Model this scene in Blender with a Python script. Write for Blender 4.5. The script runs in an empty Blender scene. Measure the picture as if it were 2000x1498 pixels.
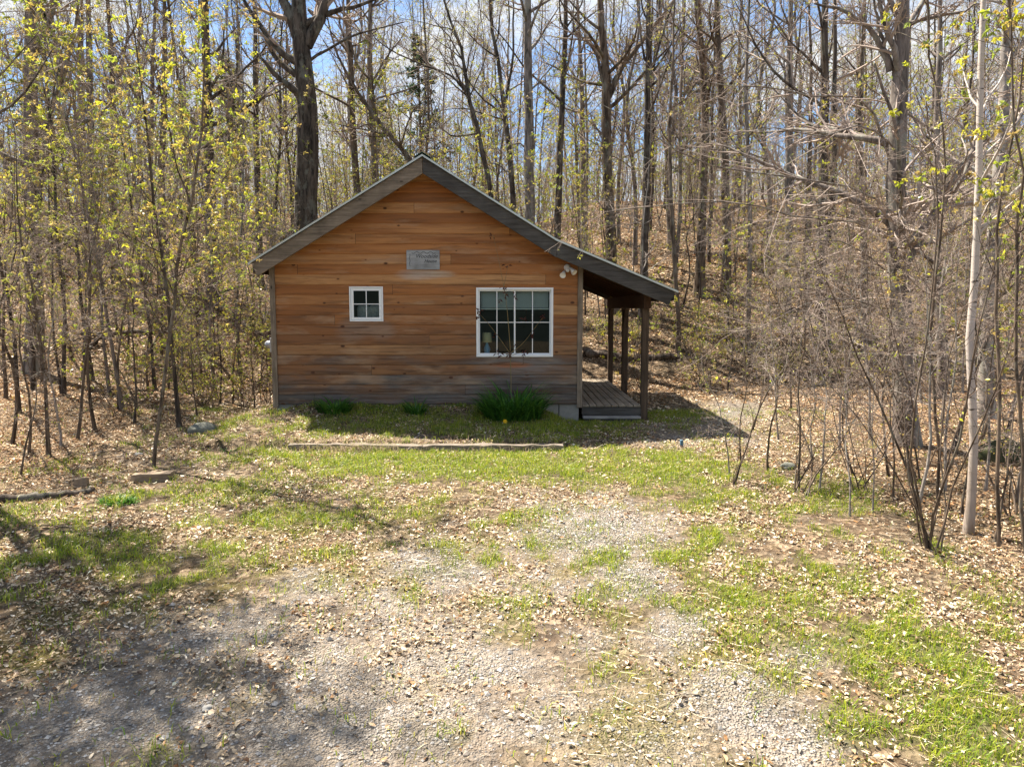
import bpy, math, random
import numpy as np
from mathutils import Vector, Matrix

SC = bpy.context.scene
COL = SC.collection
PI = math.pi

# ------------------------------------------------------------------ camera model
F = 1333.0            # focal length in pixels of the 2000 px wide photograph
PITCH = math.radians(5.0)
HCAM = 2.29
CY = 600 + F * math.tan(PITCH)      # row of the optical axis, horizon sits at row 600
CP, SP = math.cos(PITCH), math.sin(PITCH)


def W(px, py, D):
    """the point at distance D (metres along y) seen in the photograph at px, py"""
    u = (px - 1000) / F
    v = (CY - py) / F
    dy = CP + v * SP
    dz = v * CP - SP
    t = D / dy
    return np.array([u * t, D, HCAM + dz * t])


def proj(x, y, z):
    h = z - HCAM
    d = y * CP - h * SP
    d = np.maximum(d, 0.05)
    return 1000 + F * x / d, CY - F * (y * SP + h * CP) / d


# ------------------------------------------------------------------ noise and terrain
def _hash(ix, iy, seed):
    h = (ix.astype(np.int64) * 374761393 + iy.astype(np.int64) * 668265263 + seed * 974711) & 0x7fffffff
    h = ((h ^ (h >> 13)) * 1274126177) & 0x7fffffff
    h = (h ^ (h >> 16)) & 0xffffff
    return h / float(0xffffff)


def vnoise(x, y, seed=0):
    x = np.asarray(x, float); y = np.asarray(y, float)
    ix, iy = np.floor(x), np.floor(y)
    fx, fy = x - ix, y - iy
    fx = fx * fx * (3 - 2 * fx); fy = fy * fy * (3 - 2 * fy)
    a = _hash(ix, iy, seed); b = _hash(ix + 1, iy, seed)
    c = _hash(ix, iy + 1, seed); d = _hash(ix + 1, iy + 1, seed)
    return (a * (1 - fx) + b * fx) * (1 - fy) + (c * (1 - fx) + d * fx) * fy


def fbm(x, y, seed=0, o=3):
    s = 0; a = 0.5; t = 0
    for k in range(o):
        s = s + a * vnoise(x * 2 ** k, y * 2 ** k, seed + k * 17); t += a; a *= 0.5
    return s / t


def sm(x, a, b):
    t = np.clip((x - a) / (b - a), 0, 1)
    return t * t * (3 - 2 * t)


def G(x, y):
    x = np.asarray(x, float); y = np.asarray(y, float)
    z = -0.052 * np.clip(13.7 - y, 0, 11)
    z = z + 0.055 * np.clip(-x - 5.2, 0, 40) * sm(y, 7, 15)
    z = z + 0.03 * np.clip(x - 6, 0, 30) * sm(y, 6, 14)
    b = y - 18.6 + 1.2 * (fbm(x * .12, y * .12, 5) - .5) + 1.5 * sm(x, 4, -6)
    z = z + sm(x, .5, 6) * .13 * np.clip(b, 0, 10) * sm(b, 0, 3) + 0.285 * np.clip(b, 0, 27) * sm(b, 0, 4) + 0.1 * np.clip(b - 27, 0, 30)
    bed = sm(x, -5.9, -4.9) * (1 - sm(x, 0.7, 1.25))
    z = z + bed * (0.12 * sm(y, 11.42, 11.52) + 0.10 * sm(y, 11.6, 13.6) * (1 - 0.5 * sm(x, -1.5, 1.2)) + .10 * sm(y, 12.9, 13.62) * (1 - sm(x, .45, .95)) * sm(x, -4.75, -4.3)) * (1 - sm(y, 19, 20))
    z = z + 0.06 * (fbm(x * .5, y * .5, 9) - .5) + 0.05 * (fbm(x * 2.3, y * 2.3, 11) - .5) * sm(np.abs(x) + y, 0, 5)
    z = z + 0.5 * (fbm(x * .15, y * .15, 31) - .5) * sm(y, 20, 30)
    return z


def gz(x, y):
    return float(G(np.array([x]), np.array([y]))[0])


def Wg(px, py):
    """where the ray through a pixel meets the ground"""
    lo = 2.0
    for D in np.arange(2.5, 90, .05):
        p = W(px, py, D)
        if p[2] <= gz(p[0], p[1]):
            lo = D; break
    p = W(px, py, lo)
    return np.array([p[0], p[1], gz(p[0], p[1])])


# ------------------------------------------------------------------ mesh collector
class Geo:
    def __init__(self):
        self.v = []; self.n = 0
        self.q = []; self.qm = []          # quad arrays
        self.t = []; self.tm = []
        self.poly = []; self.pm = []
        self.c = []
        self.hascol = False

    def verts(self, a, col=None):
        a = np.asarray(a, np.float32).reshape(-1, 3)
        s = self.n
        self.v.append(a); self.n += len(a)
        if col is None:
            c = np.ones((len(a), 4), np.float32)
        else:
            self.hascol = True
            col = np.asarray(col, np.float32)
            c = np.ones((len(a), 4), np.float32)
            c[:, :3] = col
        self.c.append(c)
        return s

    def quads(self, a, m=0):
        a = np.asarray(a, np.int32).reshape(-1, 4)
        self.q.append(a); self.qm.append(np.full(len(a), m, np.int32))

    def tris(self, a, m=0):
        a = np.asarray(a, np.int32).reshape(-1, 3)
        self.t.append(a); self.tm.append(np.full(len(a), m, np.int32))

    def face(self, pts, m=0, col=None):
        s = self.verts(pts, None if col is None else np.tile(col, (len(pts), 1)))
        self.poly.append(list(range(s, s + len(pts)))); self.pm.append(m)

    def hexa(self, p, m=0, col=None):
        """8 corners: bottom 4 (ccw from above) then top 4"""
        s = self.verts(p, None if col is None else np.tile(col, (8, 1)))
        f = [(3, 2, 1, 0), (4, 5, 6, 7), (0, 1, 5, 4), (1, 2, 6, 5), (2, 3, 7, 6), (3, 0, 4, 7)]
        self.quads(np.array(f) + s, m)

    def box(self, x0, x1, y0, y1, z0, z1, m=0, col=None):
        self.hexa([(x0, y0, z0), (x1, y0, z0), (x1, y1, z0), (x0, y1, z0), (x0, y0, z1), (x1, y0, z1), (x1, y1, z1), (x0, y1, z1)], m, col)

    def prism(self, prof, y0, y1, m=0):
        """profile in xz (ccw seen from -y), extruded along y"""
        n = len(prof)
        s = self.verts([(x, y0, z) for x, z in prof] + [(x, y1, z) for x, z in prof])
        self.poly.append([s + i for i in range(n)]); self.pm.append(m)
        self.poly.append([s + n + i for i in reversed(range(n))]); self.pm.append(m)
        for i in range(n):
            j = (i + 1) % n
            self.quads([[s + j, s + i, s + n + i, s + n + j]], m)

    def tubes(self, pts, rad, sides=5, m=0, col=None, cap=False):
        pts = np.asarray(pts, float); rad = np.asarray(rad, float)
        if pts.ndim == 2:
            pts = pts[None]; rad = rad[None]
        K, n, _ = pts.shape
        if K == 0: return
        t = np.gradient(pts, axis=1)
        t /= np.linalg.norm(t, axis=2, keepdims=True) + 1e-9
        mt = t.mean(1)
        ref = np.where(np.abs(mt[:, 2:3]) < .8, np.array([[0, 0, 1.]]), np.array([[1., 0, 0]]))[:, None, :]
        u = np.cross(t, ref); u /= np.linalg.norm(u, axis=2, keepdims=True) + 1e-9
        w = np.cross(t, u)
        a = np.arange(sides) * 2 * PI / sides
        ring = pts[:, :, None, :] + rad[:, :, None, None] * (np.cos(a)[None, None, :, None] * u[:, :, None, :] + np.sin(a)[None, None, :, None] * w[:, :, None, :])
        cc = None
        if col is not None:
            col = np.asarray(col, float)
            if col.ndim == 1: col = np.tile(col, (K, 1))
            cc = np.repeat(col, n * sides, axis=0)
        s = self.verts(ring.reshape(-1, 3), cc)
        k = np.arange(K)[:, None, None]; i = np.arange(n - 1)[None, :, None]; j = np.arange(sides)[None, None, :]
        j2 = (j + 1) % sides
        base = s + k * n * sides
        q = np.stack(np.broadcast_arrays(base + i * sides + j, base + i * sides + j2, base + (i + 1) * sides + j2, base + (i + 1) * sides + j), -1)
        self.quads(q.reshape(-1, 4), m)
        if cap:
            for kk in range(K):
                b = s + kk * n * sides
                self.poly.append([b + x for x in range(sides)]); self.pm.append(m)
                b += (n - 1) * sides
                self.poly.append([b + x for x in reversed(range(sides))]); self.pm.append(m)

    def leaves(self, pos, axis, width, fold=0.15, m=0, col=None):
        """one folded rhombus leaf at each pos"""
        pos = np.asarray(pos, float); axis = np.asarray(axis, float); width = np.asarray(width, float)
        nrm = np.cross(axis, width); nrm /= np.linalg.norm(nrm, axis=1, keepdims=True) + 1e-9
        L = np.linalg.norm(axis, axis=1, keepdims=True)
        up = nrm * L * fold
        v = np.stack([pos, pos + axis * .45 + width * .5 + up, pos + axis, pos + axis * .45 - width * .5 + up], 1)
        cc = None if col is None else np.repeat(col, 4, axis=0)
        s = self.verts(v.reshape(-1, 3), cc)
        q = s + np.arange(len(pos))[:, None] * 4 + np.arange(4)[None]
        self.tris(np.concatenate([q[:, [0, 1, 2]], q[:, [0, 2, 3]]]), m)

    def oval_leaves(self, pos, axis, width, nrm, fold, curl, m=0, col=None):
        """eight point leaf folded on its midrib and curled along its length"""
        L = np.linalg.norm(axis, axis=1, keepdims=True)
        P = []
        for t, w in ((0, 0), (.22, .62), (.22, 0), (.22, -.62), (.62, .85), (.62, 0), (.62, -.85), (1, 0)):
            h = L * (curl * (t - .4) ** 2 + (fold if w else 0))
            P.append(pos + axis * (t - .5) + width * (w * .5) + nrm * h)
        cc = None if col is None else np.repeat(col, 8, axis=0)
        s = self.verts(np.stack(P, 1).reshape(-1, 3), cc)
        q = s + np.arange(len(pos))[:, None] * 8
        self.tris(np.concatenate([q + [[0, 2, 1]], q + [[0, 3, 2]], q + [[4, 5, 7]], q + [[5, 6, 7]]]), m)
        self.quads(np.concatenate([q + [[1, 2, 5, 4]], q + [[2, 3, 6, 5]]]), m)

    def lathe(self, prof, c, axis='z', n=24, m=0):
        """profile of (r, h) pairs turned about an axis through c"""
        a = np.arange(n) * 2 * PI / n
        V = []
        for r, h in prof:
            for t in a:
                p = (r * math.cos(t), r * math.sin(t), h)
                if axis == 'y': p = (p[0], h, p[1])
                if axis == 'x': p = (h, p[0], p[1])
                V.append((c[0] + p[0], c[1] + p[1], c[2] + p[2]))
        s = self.verts(V)
        for i in range(len(prof) - 1):
            for j in range(n):
                j2 = (j + 1) % n
                self.quads([[s + i * n + j, s + i * n + j2, s + (i + 1) * n + j2, s + (i + 1) * n + j]], m)

    def mesh(self, name, mats, smooth=False):
        me = bpy.data.meshes.new(name)
        V = np.concatenate(self.v)
        loops = []; tot = []; mi = []
        for a, mm in zip(self.q, self.qm):
            loops.append(a.ravel()); tot.append(np.full(len(a), 4, np.int32)); mi.append(mm)
        for a, mm in zip(self.t, self.tm):
            loops.append(a.ravel()); tot.append(np.full(len(a), 3, np.int32)); mi.append(mm)
        for p, mm in zip(self.poly, self.pm):
            loops.append(np.array(p, np.int32)); tot.append(np.array([len(p)], np.int32)); mi.append(np.array([mm], np.int32))
        loops = np.concatenate(loops); tot = np.concatenate(tot); mi = np.concatenate(mi)
        st = np.concatenate([[0], np.cumsum(tot)[:-1]]).astype(np.int32)
        me.vertices.add(len(V)); me.vertices.foreach_set('co', V.ravel())
        me.loops.add(len(loops)); me.loops.foreach_set('vertex_index', loops.astype(np.int32))
        me.polygons.add(len(tot))
        me.polygons.foreach_set('loop_start', st); me.polygons.foreach_set('loop_total', tot)
        me.polygons.foreach_set('material_index', mi)
        me.polygons.foreach_set('use_smooth', np.full(len(tot), smooth, bool))
        if self.hascol:
            at = me.color_attributes.new('tint', 'FLOAT_COLOR', 'POINT')
            at.data.foreach_set('color', np.concatenate(self.c).ravel())
        for mt in mats: me.materials.append(mt)
        me.update(calc_edges=True)
        return me


def obj(name, me, parent=None, loc=None):
    o = bpy.data.objects.new(name, me)
    COL.objects.link(o)
    if parent is not None: o.parent = parent
    if loc is not None: o.location = loc
    return o


def build(name, g, mats, parent=None, smooth=False, bevel=0):
    if not isinstance(mats, (list, tuple)): mats = [mats]
    o = obj(name, g.mesh(name, mats, smooth), parent)
    if bevel:
        b = o.modifiers.new('bevel', 'BEVEL'); b.width = bevel; b.segments = 2; b.limit_method = 'ANGLE'
    return o


def tag(o, label, cat=None, group=None, kind=None):
    o['label'] = label
    if cat: o['category'] = cat
    if group: o['group'] = group
    if kind: o['kind'] = kind
    return o


def thing(name, label, cat, loc=(0, 0, 0), group=None, rz=0.0):
    o = bpy.data.objects.new(name, None)
    COL.objects.link(o)
    o.location = loc; o.rotation_euler = (0, 0, rz); o.empty_display_size = .2
    return tag(o, label, cat, group)


# ------------------------------------------------------------------ materials
class NT:
    def __init__(self, name):
        self.m = bpy.data.materials.new(name); self.m.use_nodes = True
        self.t = self.m.node_tree; self.t.nodes.clear()
        self.out = self.t.nodes.new('ShaderNodeOutputMaterial')

    def n(self, typ, **kw):
        nd = self.t.nodes.new(typ)
        for k, v in kw.items():
            if k.startswith('_'):
                setattr(nd, k[1:], v)
            else:
                s = nd.inputs[int(k[1:])] if k[0] == 'i' and k[1:].isdigit() else nd.inputs[k]
                if isinstance(v, bpy.types.NodeSocket): self.t.links.new(v, s)
                else: s.default_value = v
        return nd

    def math(self, op, a, b=0.0, clamp=False):
        nd = self.n('ShaderNodeMath', _operation=op, i0=a, i1=b); nd.use_clamp = clamp
        return nd.outputs[0]

    def mix(self, f, a, b, blend='MIX'):
        nd = self.t.nodes.new('ShaderNodeMix'); nd.data_type = 'RGBA'; nd.blend_type = blend
        for i, v in ((0, f), (6, a), (7, b)):
            if isinstance(v, bpy.types.NodeSocket): self.t.links.new(v, nd.inputs[i])
            else: nd.inputs[i].default_value = v if i == 0 else ((*v, 1) if len(v) == 3 else v)
        return nd.outputs[2]

    def ramp(self, f, stops, interp='LINEAR'):
        nd = self.t.nodes.new('ShaderNodeValToRGB'); self.t.links.new(f, nd.inputs[0])
        cr = nd.color_ramp; cr.interpolation = interp
        while len(cr.elements) < len(stops): cr.elements.new(.5)
        for e, (p, c) in zip(cr.elements, stops):
            e.position = p; e.color = (c, c, c, 1) if not isinstance(c, (tuple, list)) else (*c, 1)
        return nd.outputs[0]

    def mrange(self, v, a, b, c=0.0, d=1.0, smooth=False):
        nd = self.n('ShaderNodeMapRange', i0=v, i1=a, i2=b, i3=c, i4=d)
        nd.clamp = True
        if smooth: nd.interpolation_type = 'SMOOTHSTEP'
        return nd.outputs[0]

    def coord(self, scale=(1, 1, 1), kind='Object', loc=(0, 0, 0)):
        tc = self.t.nodes.new('ShaderNodeTexCoord')
        mp = self.n('ShaderNodeMapping'); self.t.links.new(tc.outputs[kind], mp.inputs[0])
        mp.inputs['Scale'].default_value = scale; mp.inputs['Location'].default_value = loc
        return mp.outputs[0]

    def noise(self, vec, scale, detail=4, rough=.55, dist=0.0):
        return self.n('ShaderNodeTexNoise', Vector=vec, Scale=scale, Detail=detail, Roughness=rough, Distortion=dist).outputs[0]

    def bump(self, h, strength=.3, dist=.02):
        return self.n('ShaderNodeBump', Height=h, Strength=strength, Distance=dist).outputs[0]

    def finish(self, color, rough=.8, normal=None, spec=.3, metallic=0.0):
        b = self.n('ShaderNodeBsdfPrincipled')
        for k, v in (('Base Color', color), ('Roughness', rough), ('Metallic', metallic), ('Specular IOR Level', spec)):
            if isinstance(v, bpy.types.NodeSocket): self.t.links.new(v, b.inputs[k])
            else: b.inputs[k].default_value = (*v, 1) if k == 'Base Color' else v
        if normal is not None: self.t.links.new(normal, b.inputs['Normal'])
        self.t.links.new(b.outputs[0], self.out.inputs[0])
        return self.m


def bark(name, dark, light, lichen=(.35, .36, .30), la=.35, stretch=.18, sc=9, bump=.7):
    T = NT(name)
    v = T.coord((1, 1, stretch))
    a = T.noise(v, sc, 6, .65, .6)
    c = T.mix(T.ramp(a, [(.36, 0), (.62, 1)]), dark, light)
    v2 = T.coord((1, 1, .5))
    l = T.noise(v2, 3.0, 5, .7)
    c = T.mix(T.math('MULTIPLY', T.ramp(l, [(.52, 0), (.6, 1)]), la), c, lichen)
    return T.finish(c, .9, T.bump(a, bump, .03), .15)


def twigmat(name, a, b):
    T = NT(name)
    oi = T.n('ShaderNodeObjectInfo').outputs['Random']
    n = T.noise(T.coord((1, 1, 1)), 1.3, 2)
    f = T.math('ADD', T.math('MULTIPLY', oi, .5), T.math('MULTIPLY', n, .5))
    return T.finish(T.mix(f, a, b), .8, None, .25)


def leafmat(name, trans=.5, gain=1.0):
    T = NT(name)
    at = T.n('ShaderNodeVertexColor', _layer_name='tint').outputs[0]
    d = T.n('ShaderNodeBsdfDiffuse', Color=at)
    t = T.n('ShaderNodeBsdfTranslucent', Color=at)
    g = T.n('ShaderNodeBsdfGlossy', Color=(1, 1, 1, 1), Roughness=.4)
    m1 = T.n('ShaderNodeMixShader', i0=trans); T.t.links.new(d.outputs[0], m1.inputs[1]); T.t.links.new(t.outputs[0], m1.inputs[2])
    m2 = T.n('ShaderNodeMixShader', i0=.03); T.t.links.new(m1.outputs[0], m2.inputs[1]); T.t.links.new(g.outputs[0], m2.inputs[2])
    T.t.links.new(m2.outputs[0], T.out.inputs[0])
    return T.m


M = {}
M['bark_dark'] = bark('bark_dark', (.02, .016, .013), (.115, .09, .072), la=.22)
M['bark_grey'] = bark('bark_grey', (.06, .05, .042), (.24, .20, .175), la=.35)
M['bark_pale'] = bark('bark_pale', (.11, .095, .085), (.36, .32, .285), la=.5, stretch=.6, sc=6, bump=.35)
M['bark_brown'] = bark('bark_brown', (.036, .026, .019), (.18, .135, .10), la=.25)
M['twig'] = twigmat('twig', (.19, .14, .11), (.38, .30, .25))
M['twig_pale'] = twigmat('twig_pale', (.23, .18, .15), (.42, .345, .30))
M['twig_dark'] = twigmat('twig_dark', (.06, .042, .032), (.14, .10, .08))
M['leaf'] = leafmat('leaf', .5)
M['litter'] = leafmat('litter', .18)


def birch_mat():
    T = NT('bark_birch')
    v = T.coord((1, 1, 5))
    a = T.noise(v, 5, 4, .6)
    base = T.mix(T.noise(T.coord((1, 1, .6)), 2.5, 3), (.40, .335, .285), (.56, .50, .455))
    c = T.mix(T.ramp(a, [(.63, 0), (.68, 1)]), base, (.05, .04, .035))
    z = T.n('ShaderNodeSeparateXYZ', Vector=T.coord()).outputs[2]
    low = T.math('MULTIPLY', T.mrange(z, 1.6, .1), T.ramp(T.noise(T.coord((1, 1, .4)), 4, 4), [(.35, .3), (.6, 1)]))
    c = T.mix(low, c, (.20, .145, .10))
    return T.finish(c, .7, T.bump(a, .3, .01), .3)


M['bark_birch'] = birch_mat()


def plain(name, col, rough=.6, spec=.4, metallic=0.0, var=.15, sc=8, bumps=0.0):
    T = NT(name)
    n = T.noise(T.coord(), sc, 5)
    c2 = tuple(max(0, x * (1 - var)) for x in col); c3 = tuple(min(1, x * (1 + var)) for x in col)
    return T.finish(T.mix(n, c2, c3), rough, T.bump(n, bumps, .01) if bumps else None, spec, metallic)


def weathered(name, a, b, axis='x', sc=1.0, dark=(.03, .025, .02)):
    """old grey timber with grain along an axis"""
    T = NT(name)
    s = {'x': (1.2, 18, 18), 'y': (18, 1.2, 18), 'z': (18, 18, 1.2)}[axis]
    v = T.coord(tuple(k * sc for k in s))
    g = T.noise(v, 1.6, 8, .68, .4)
    big = T.noise(T.coord(), 2.2, 4, .6)
    c = T.mix(T.ramp(g, [(.3, 0), (.68, 1)]), a, b)
    c = T.mix(T.math('MULTIPLY', T.ramp(big, [(.42, 0), (.7, 1)]), .45), c, dark)
    s2 = {'x': (2.2, 5, 5), 'y': (5, 2.2, 5), 'z': (5, 5, 2.2)}[axis]
    vo = T.n('ShaderNodeTexVoronoi', Vector=T.coord(s2), Scale=1.1)
    kn = T.mrange(vo.outputs['Distance'], .06, .11, 1, 0)
    c = T.mix(T.math('MULTIPLY', kn, .8), c, dark)
    return T.finish(c, .85, T.bump(g, .5, .01), .2)


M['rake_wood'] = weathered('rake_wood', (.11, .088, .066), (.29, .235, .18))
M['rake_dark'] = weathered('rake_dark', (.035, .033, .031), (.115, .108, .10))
M['post_wood'] = weathered('post_wood', (.035, .024, .017), (.125, .088, .06), 'z')
M['corner_wood'] = weathered('corner_wood', (.13, .10, .075), (.32, .26, .20), 'z')
M['deck_wood'] = weathered('deck_wood', (.20, .165, .12), (.34, .285, .22), 'y', .6)
M['step_wood'] = weathered('step_wood', (.17, .16, .15), (.42, .40, .38))
M['log_wood'] = weathered('log_wood', (.085, .066, .05), (.30, .255, .21))
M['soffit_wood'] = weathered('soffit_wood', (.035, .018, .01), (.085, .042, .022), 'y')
M['block_wood'] = weathered('block_wood', (.14, .10, .07), (.36, .28, .20))
M['roof_metal'] = plain('roof_metal', (.035, .085, .06), .45, .5, .3, .3, 3)
M['roof_trim'] = plain('roof_trim', (.52, .55, .52), .4, .5, .3, .25, 5)
M['vinyl'] = plain('vinyl', (.80, .82, .84), .35, .4, 0, .03, 4)
M['concrete'] = plain('concrete', (.27, .26, .24), .9, .2, 0, .25, 12, .3)
M['white_metal'] = plain('white_metal', (.72, .70, .66), .4, .5, 0, .08, 6)
M['grey_metal'] = plain('grey_metal', (.42, .43, .45), .35, .5, .6, .2, 5)
M['lamp_shade'] = plain('lamp_shade', (.80, .58, .28), .8, .2, 0, .08, 5)
M['lamp_base'] = plain('lamp_base', (.16, .42, .55), .25, .5, 0, .1, 5)
M['blind'] = plain('blind', (.84, .78, .64), .7, .2, 0, .06, 5)
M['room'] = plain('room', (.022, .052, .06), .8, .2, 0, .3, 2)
M['roomwood'] = plain('roomwood', (.10, .06, .035), .7, .2, 0, .3, 3)
M['cushion'] = plain('cushion', (.50, .44, .37), .9, .1, 0, .6, 22)
M['sensor'] = plain('sensor', (.06, .06, .07), .3, .5, 0, .1, 5)
M['rock'] = plain('rock', (.15, .155, .13), .9, .2, 0, .55, 7, .6)
M['moss_rock'] = plain('moss_rock', (.055, .06, .03), .95, .1, 0, .55, 6, .6)
M['dead_leaf'] = plain('dead_leaf', (.085, .03, .022), .7, .3, 0, .35, 9)
M['sapstem'] = plain('sapstem', (.19, .15, .07), .7, .3, 0, .35, 9)
M['yellow'] = plain('yellow', (.80, .55, .03), .6, .3, 0, .1, 9)
M['blue_paint'] = plain('blue_paint', (.06, .13, .20), .5, .4, 0, .2, 9)


def glass_mat():
    T = NT('window_glass')
    lw = T.n('ShaderNodeFresnel', IOR=1.5).outputs[0]
    f = T.math('MULTIPLY', lw, 1.0, True)
    tr = T.n('ShaderNodeBsdfTransparent', Color=(.68, .82, .88, 1))
    gl = T.n('ShaderNodeBsdfGlossy', Color=(.85, .97, 1, 1), Roughness=.02)
    mx = T.n('ShaderNodeMixShader', i0=f)
    T.t.links.new(tr.outputs[0], mx.inputs[1]); T.t.links.new(gl.outputs[0], mx.inputs[2])
    T.t.links.new(mx.outputs[0], T.out.inputs[0])
    return T.m


M['glass'] = glass_mat()

ROWH = 0.2006
WX0, WX1 = -4.80, 1.385                     # front wall
DW = 13.70                                  # distance of the front wall
Z_SILL = W(800, 790, DW)[2]
SIGN = (W(794, 489, DW), W(859, 527, DW))
WIN_S = (W(682, 560, DW), W(749, 628, DW))
WIN_L = (W(930, 562, DW), W(1080, 697, DW))


def siding_mat():
    T = NT('pine_siding')
    tc = T.coord()
    xyz = T.n('ShaderNodeSeparateXYZ', Vector=tc)
    X, Z = xyz.outputs[0], xyz.outputs[2]
    row = T.math('FLOOR', T.math('DIVIDE', T.math('SUBTRACT', Z, Z_SILL), ROWH))
    # boards butt at a different place in each row
    off = T.math('MULTIPLY', T.math('FRACT', T.math('MULTIPLY', row, 0.6180)), 8.0)
    xs = T.math('DIVIDE', T.math('ADD', X, T.math('ADD', off, 20)), 8.0)
    bid = T.math('ADD', T.math('MULTIPLY', row, 7.31), T.math('FLOOR', xs))
    rnd = T.n('ShaderNodeTexWhiteNoise', _noise_dimensions='1D', W=bid).outputs[0]
    # grain
    gv = T.n('ShaderNodeCombineXYZ', X=T.math('MULTIPLY', X, .9), Y=T.math('MULTIPLY', rnd, 40), Z=T.math('MULTIPLY', Z, 16))
    g = T.noise(gv.outputs[0], 1.7, 7, .65, .7)
    g2v = T.n('ShaderNodeCombineXYZ', X=T.math('MULTIPLY', X, .35), Y=T.math('MULTIPLY', rnd, 77), Z=T.math('MULTIPLY', Z, 5))
    g2 = T.noise(g2v.outputs[0], 1.6, 4, .6, .5)
    warm = T.mix(rnd, (.37, .138, .036), (.47, .21, .068))
    warm2 = T.mix(T.math('SUBTRACT', 1, rnd), (.235, .08, .021), (.32, .122, .034))
    rrow = T.n('ShaderNodeTexWhiteNoise', _noise_dimensions='1D', W=T.math('ADD', bid, 31.7)).outputs[0]
    c = T.mix(T.ramp(g2, [(.32, 0), (.68, 1)]), warm2, warm)
    c = T.mix(T.math('MULTIPLY', T.mrange(rrow, .45, 1), T.mrange(g2, .25, .6, .15, .75)), c, (.60, .35, .155))
    c = T.mix(T.mrange(rrow, .38, 0, 0, .75), c, (.22, .085, .026))
    c = T.mix(T.math('MULTIPLY', T.ramp(g, [(.5, 0), (.72, 1)]), .5), c, (.17, .065, .022))
    # lower boards are browner, the lowest ones weathered to grey
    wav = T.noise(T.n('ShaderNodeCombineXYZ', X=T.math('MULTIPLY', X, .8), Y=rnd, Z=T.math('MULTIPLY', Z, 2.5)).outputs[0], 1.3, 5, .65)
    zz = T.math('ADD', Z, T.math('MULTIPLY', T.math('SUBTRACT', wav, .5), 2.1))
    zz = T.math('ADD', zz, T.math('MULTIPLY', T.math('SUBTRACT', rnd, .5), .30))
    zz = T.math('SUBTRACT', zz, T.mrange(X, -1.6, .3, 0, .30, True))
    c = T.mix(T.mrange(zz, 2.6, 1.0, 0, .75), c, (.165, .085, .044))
    greyc = T.mix(T.ramp(g, [(.35, 0), (.7, 1)]), (.07, .061, .055), (.20, .18, .165))
    wf = T.mrange(T.math('ADD', zz, T.math('MULTIPLY', T.math('SUBTRACT', rrow, .5), .34)), 1.08, .48, 0, .93)
    c = T.mix(wf, c, greyc)
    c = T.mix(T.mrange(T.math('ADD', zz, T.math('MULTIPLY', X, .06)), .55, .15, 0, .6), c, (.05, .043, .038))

    # bleached streaks under the sign and the windows
    def stain(cx, cz, rx, rz, amt, colr):
        nonlocal c
        dx = T.math('DIVIDE', T.math('SUBTRACT', X, cx), rx)
        dz = T.math('DIVIDE', T.math('SUBTRACT', Z, cz), rz)
        d = T.math('ADD', T.math('MULTIPLY', dx, dx), T.math('MULTIPLY', dz, dz))
        d = T.math('ADD', d, T.math('MULTIPLY', T.math('SUBTRACT', wav, .5), 1.6))
        d = T.math('ADD', d, T.math('MULTIPLY', T.math('SUBTRACT', g, .5), .9))
        c = T.mix(T.mrange(d, 1.3, -.1, 0, amt, True), c, colr)
    sx = (SIGN[0][0] + SIGN[1][0]) / 2
    stain(sx - .12, SIGN[1][2] - .10, .50, .13, .7, (.46, .42, .38))
    stain(sx + .35, SIGN[1][2] - .09, .30, .08, .6, (.48, .40, .31))
    stain(WIN_S[0][0] + .08, WIN_S[1][2] - .16, .42, .26, .5, (.27, .21, .17))
    stain(WIN_S[1][0] - .05, WIN_S[1][2] - .18, .30, .24, .4, (.27, .21, .17))
    stain((WIN_L[0][0] + WIN_L[1][0]) / 2 + .1, WIN_L[1][2] - .2, .95, .22, .75, (.19, .172, .165))
    stain(-.05, WIN_L[1][2] - .17, .50, .07, .75, (.36, .12, .035))
    # dark water streaks along the boards
    sv = T.n('ShaderNodeCombineXYZ', X=T.math('MULTIPLY', X, .55), Y=T.math('MULTIPLY', rnd, 13), Z=T.math('MULTIPLY', Z, 9))
    st_ = T.noise(sv.outputs[0], 1.5, 5, .6, .8)
    sm_ = T.math('MULTIPLY', T.ramp(st_, [(.5, 0), (.66, 1)]), T.mrange(zz, 3.4, 1.4, .42, .85))
    c = T.mix(sm_, c, (.085, .042, .022))
    pw = T.noise(T.n('ShaderNodeCombineXYZ', X=T.math('MULTIPLY', X, .7), Y=T.math('MULTIPLY', rnd, 51), Z=T.math('MULTIPLY', Z, 3)).outputs[0], 1.2, 5, .6)
    c = T.mix(T.math('MULTIPLY', T.ramp(pw, [(.55, 0), (.72, 1)]), .5), c, (.44, .30, .19))
    # knots
    kv = T.n('ShaderNodeCombineXYZ', X=T.math('MULTIPLY', X, 2.6), Y=T.math('MULTIPLY', rnd, 9), Z=T.math('MULTIPLY', Z, 4.6))
    vo = T.n('ShaderNodeTexVoronoi', Vector=kv.outputs[0], Scale=1.25, Randomness=1.0)
    ksz = T.math('MULTIPLY', T.n('ShaderNodeSeparateColor', Color=vo.outputs['Color']).outputs[0], .16)
    kd = T.math('SUBTRACT', vo.outputs['Distance'], ksz)
    c = T.mix(T.mrange(kd, .055, -.01, 0, .45), c, (.20, .07, .02))
    c = T.mix(T.mrange(kd, .0, -.035, 0, .9), c, (.055, .02, .01))
    # open joint at the board ends
    fx = T.math('FRACT', xs)
    joint = T.math('LESS_THAN', T.math('ABSOLUTE', T.math('SUBTRACT', fx, .5)), .4996)
    c = T.mix(T.math('SUBTRACT', 1, joint), c, (.03, .018, .01))
    return T.finish(c, .62, T.bump(g, .25, .006), .3)


M['siding'] = siding_mat()


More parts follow.
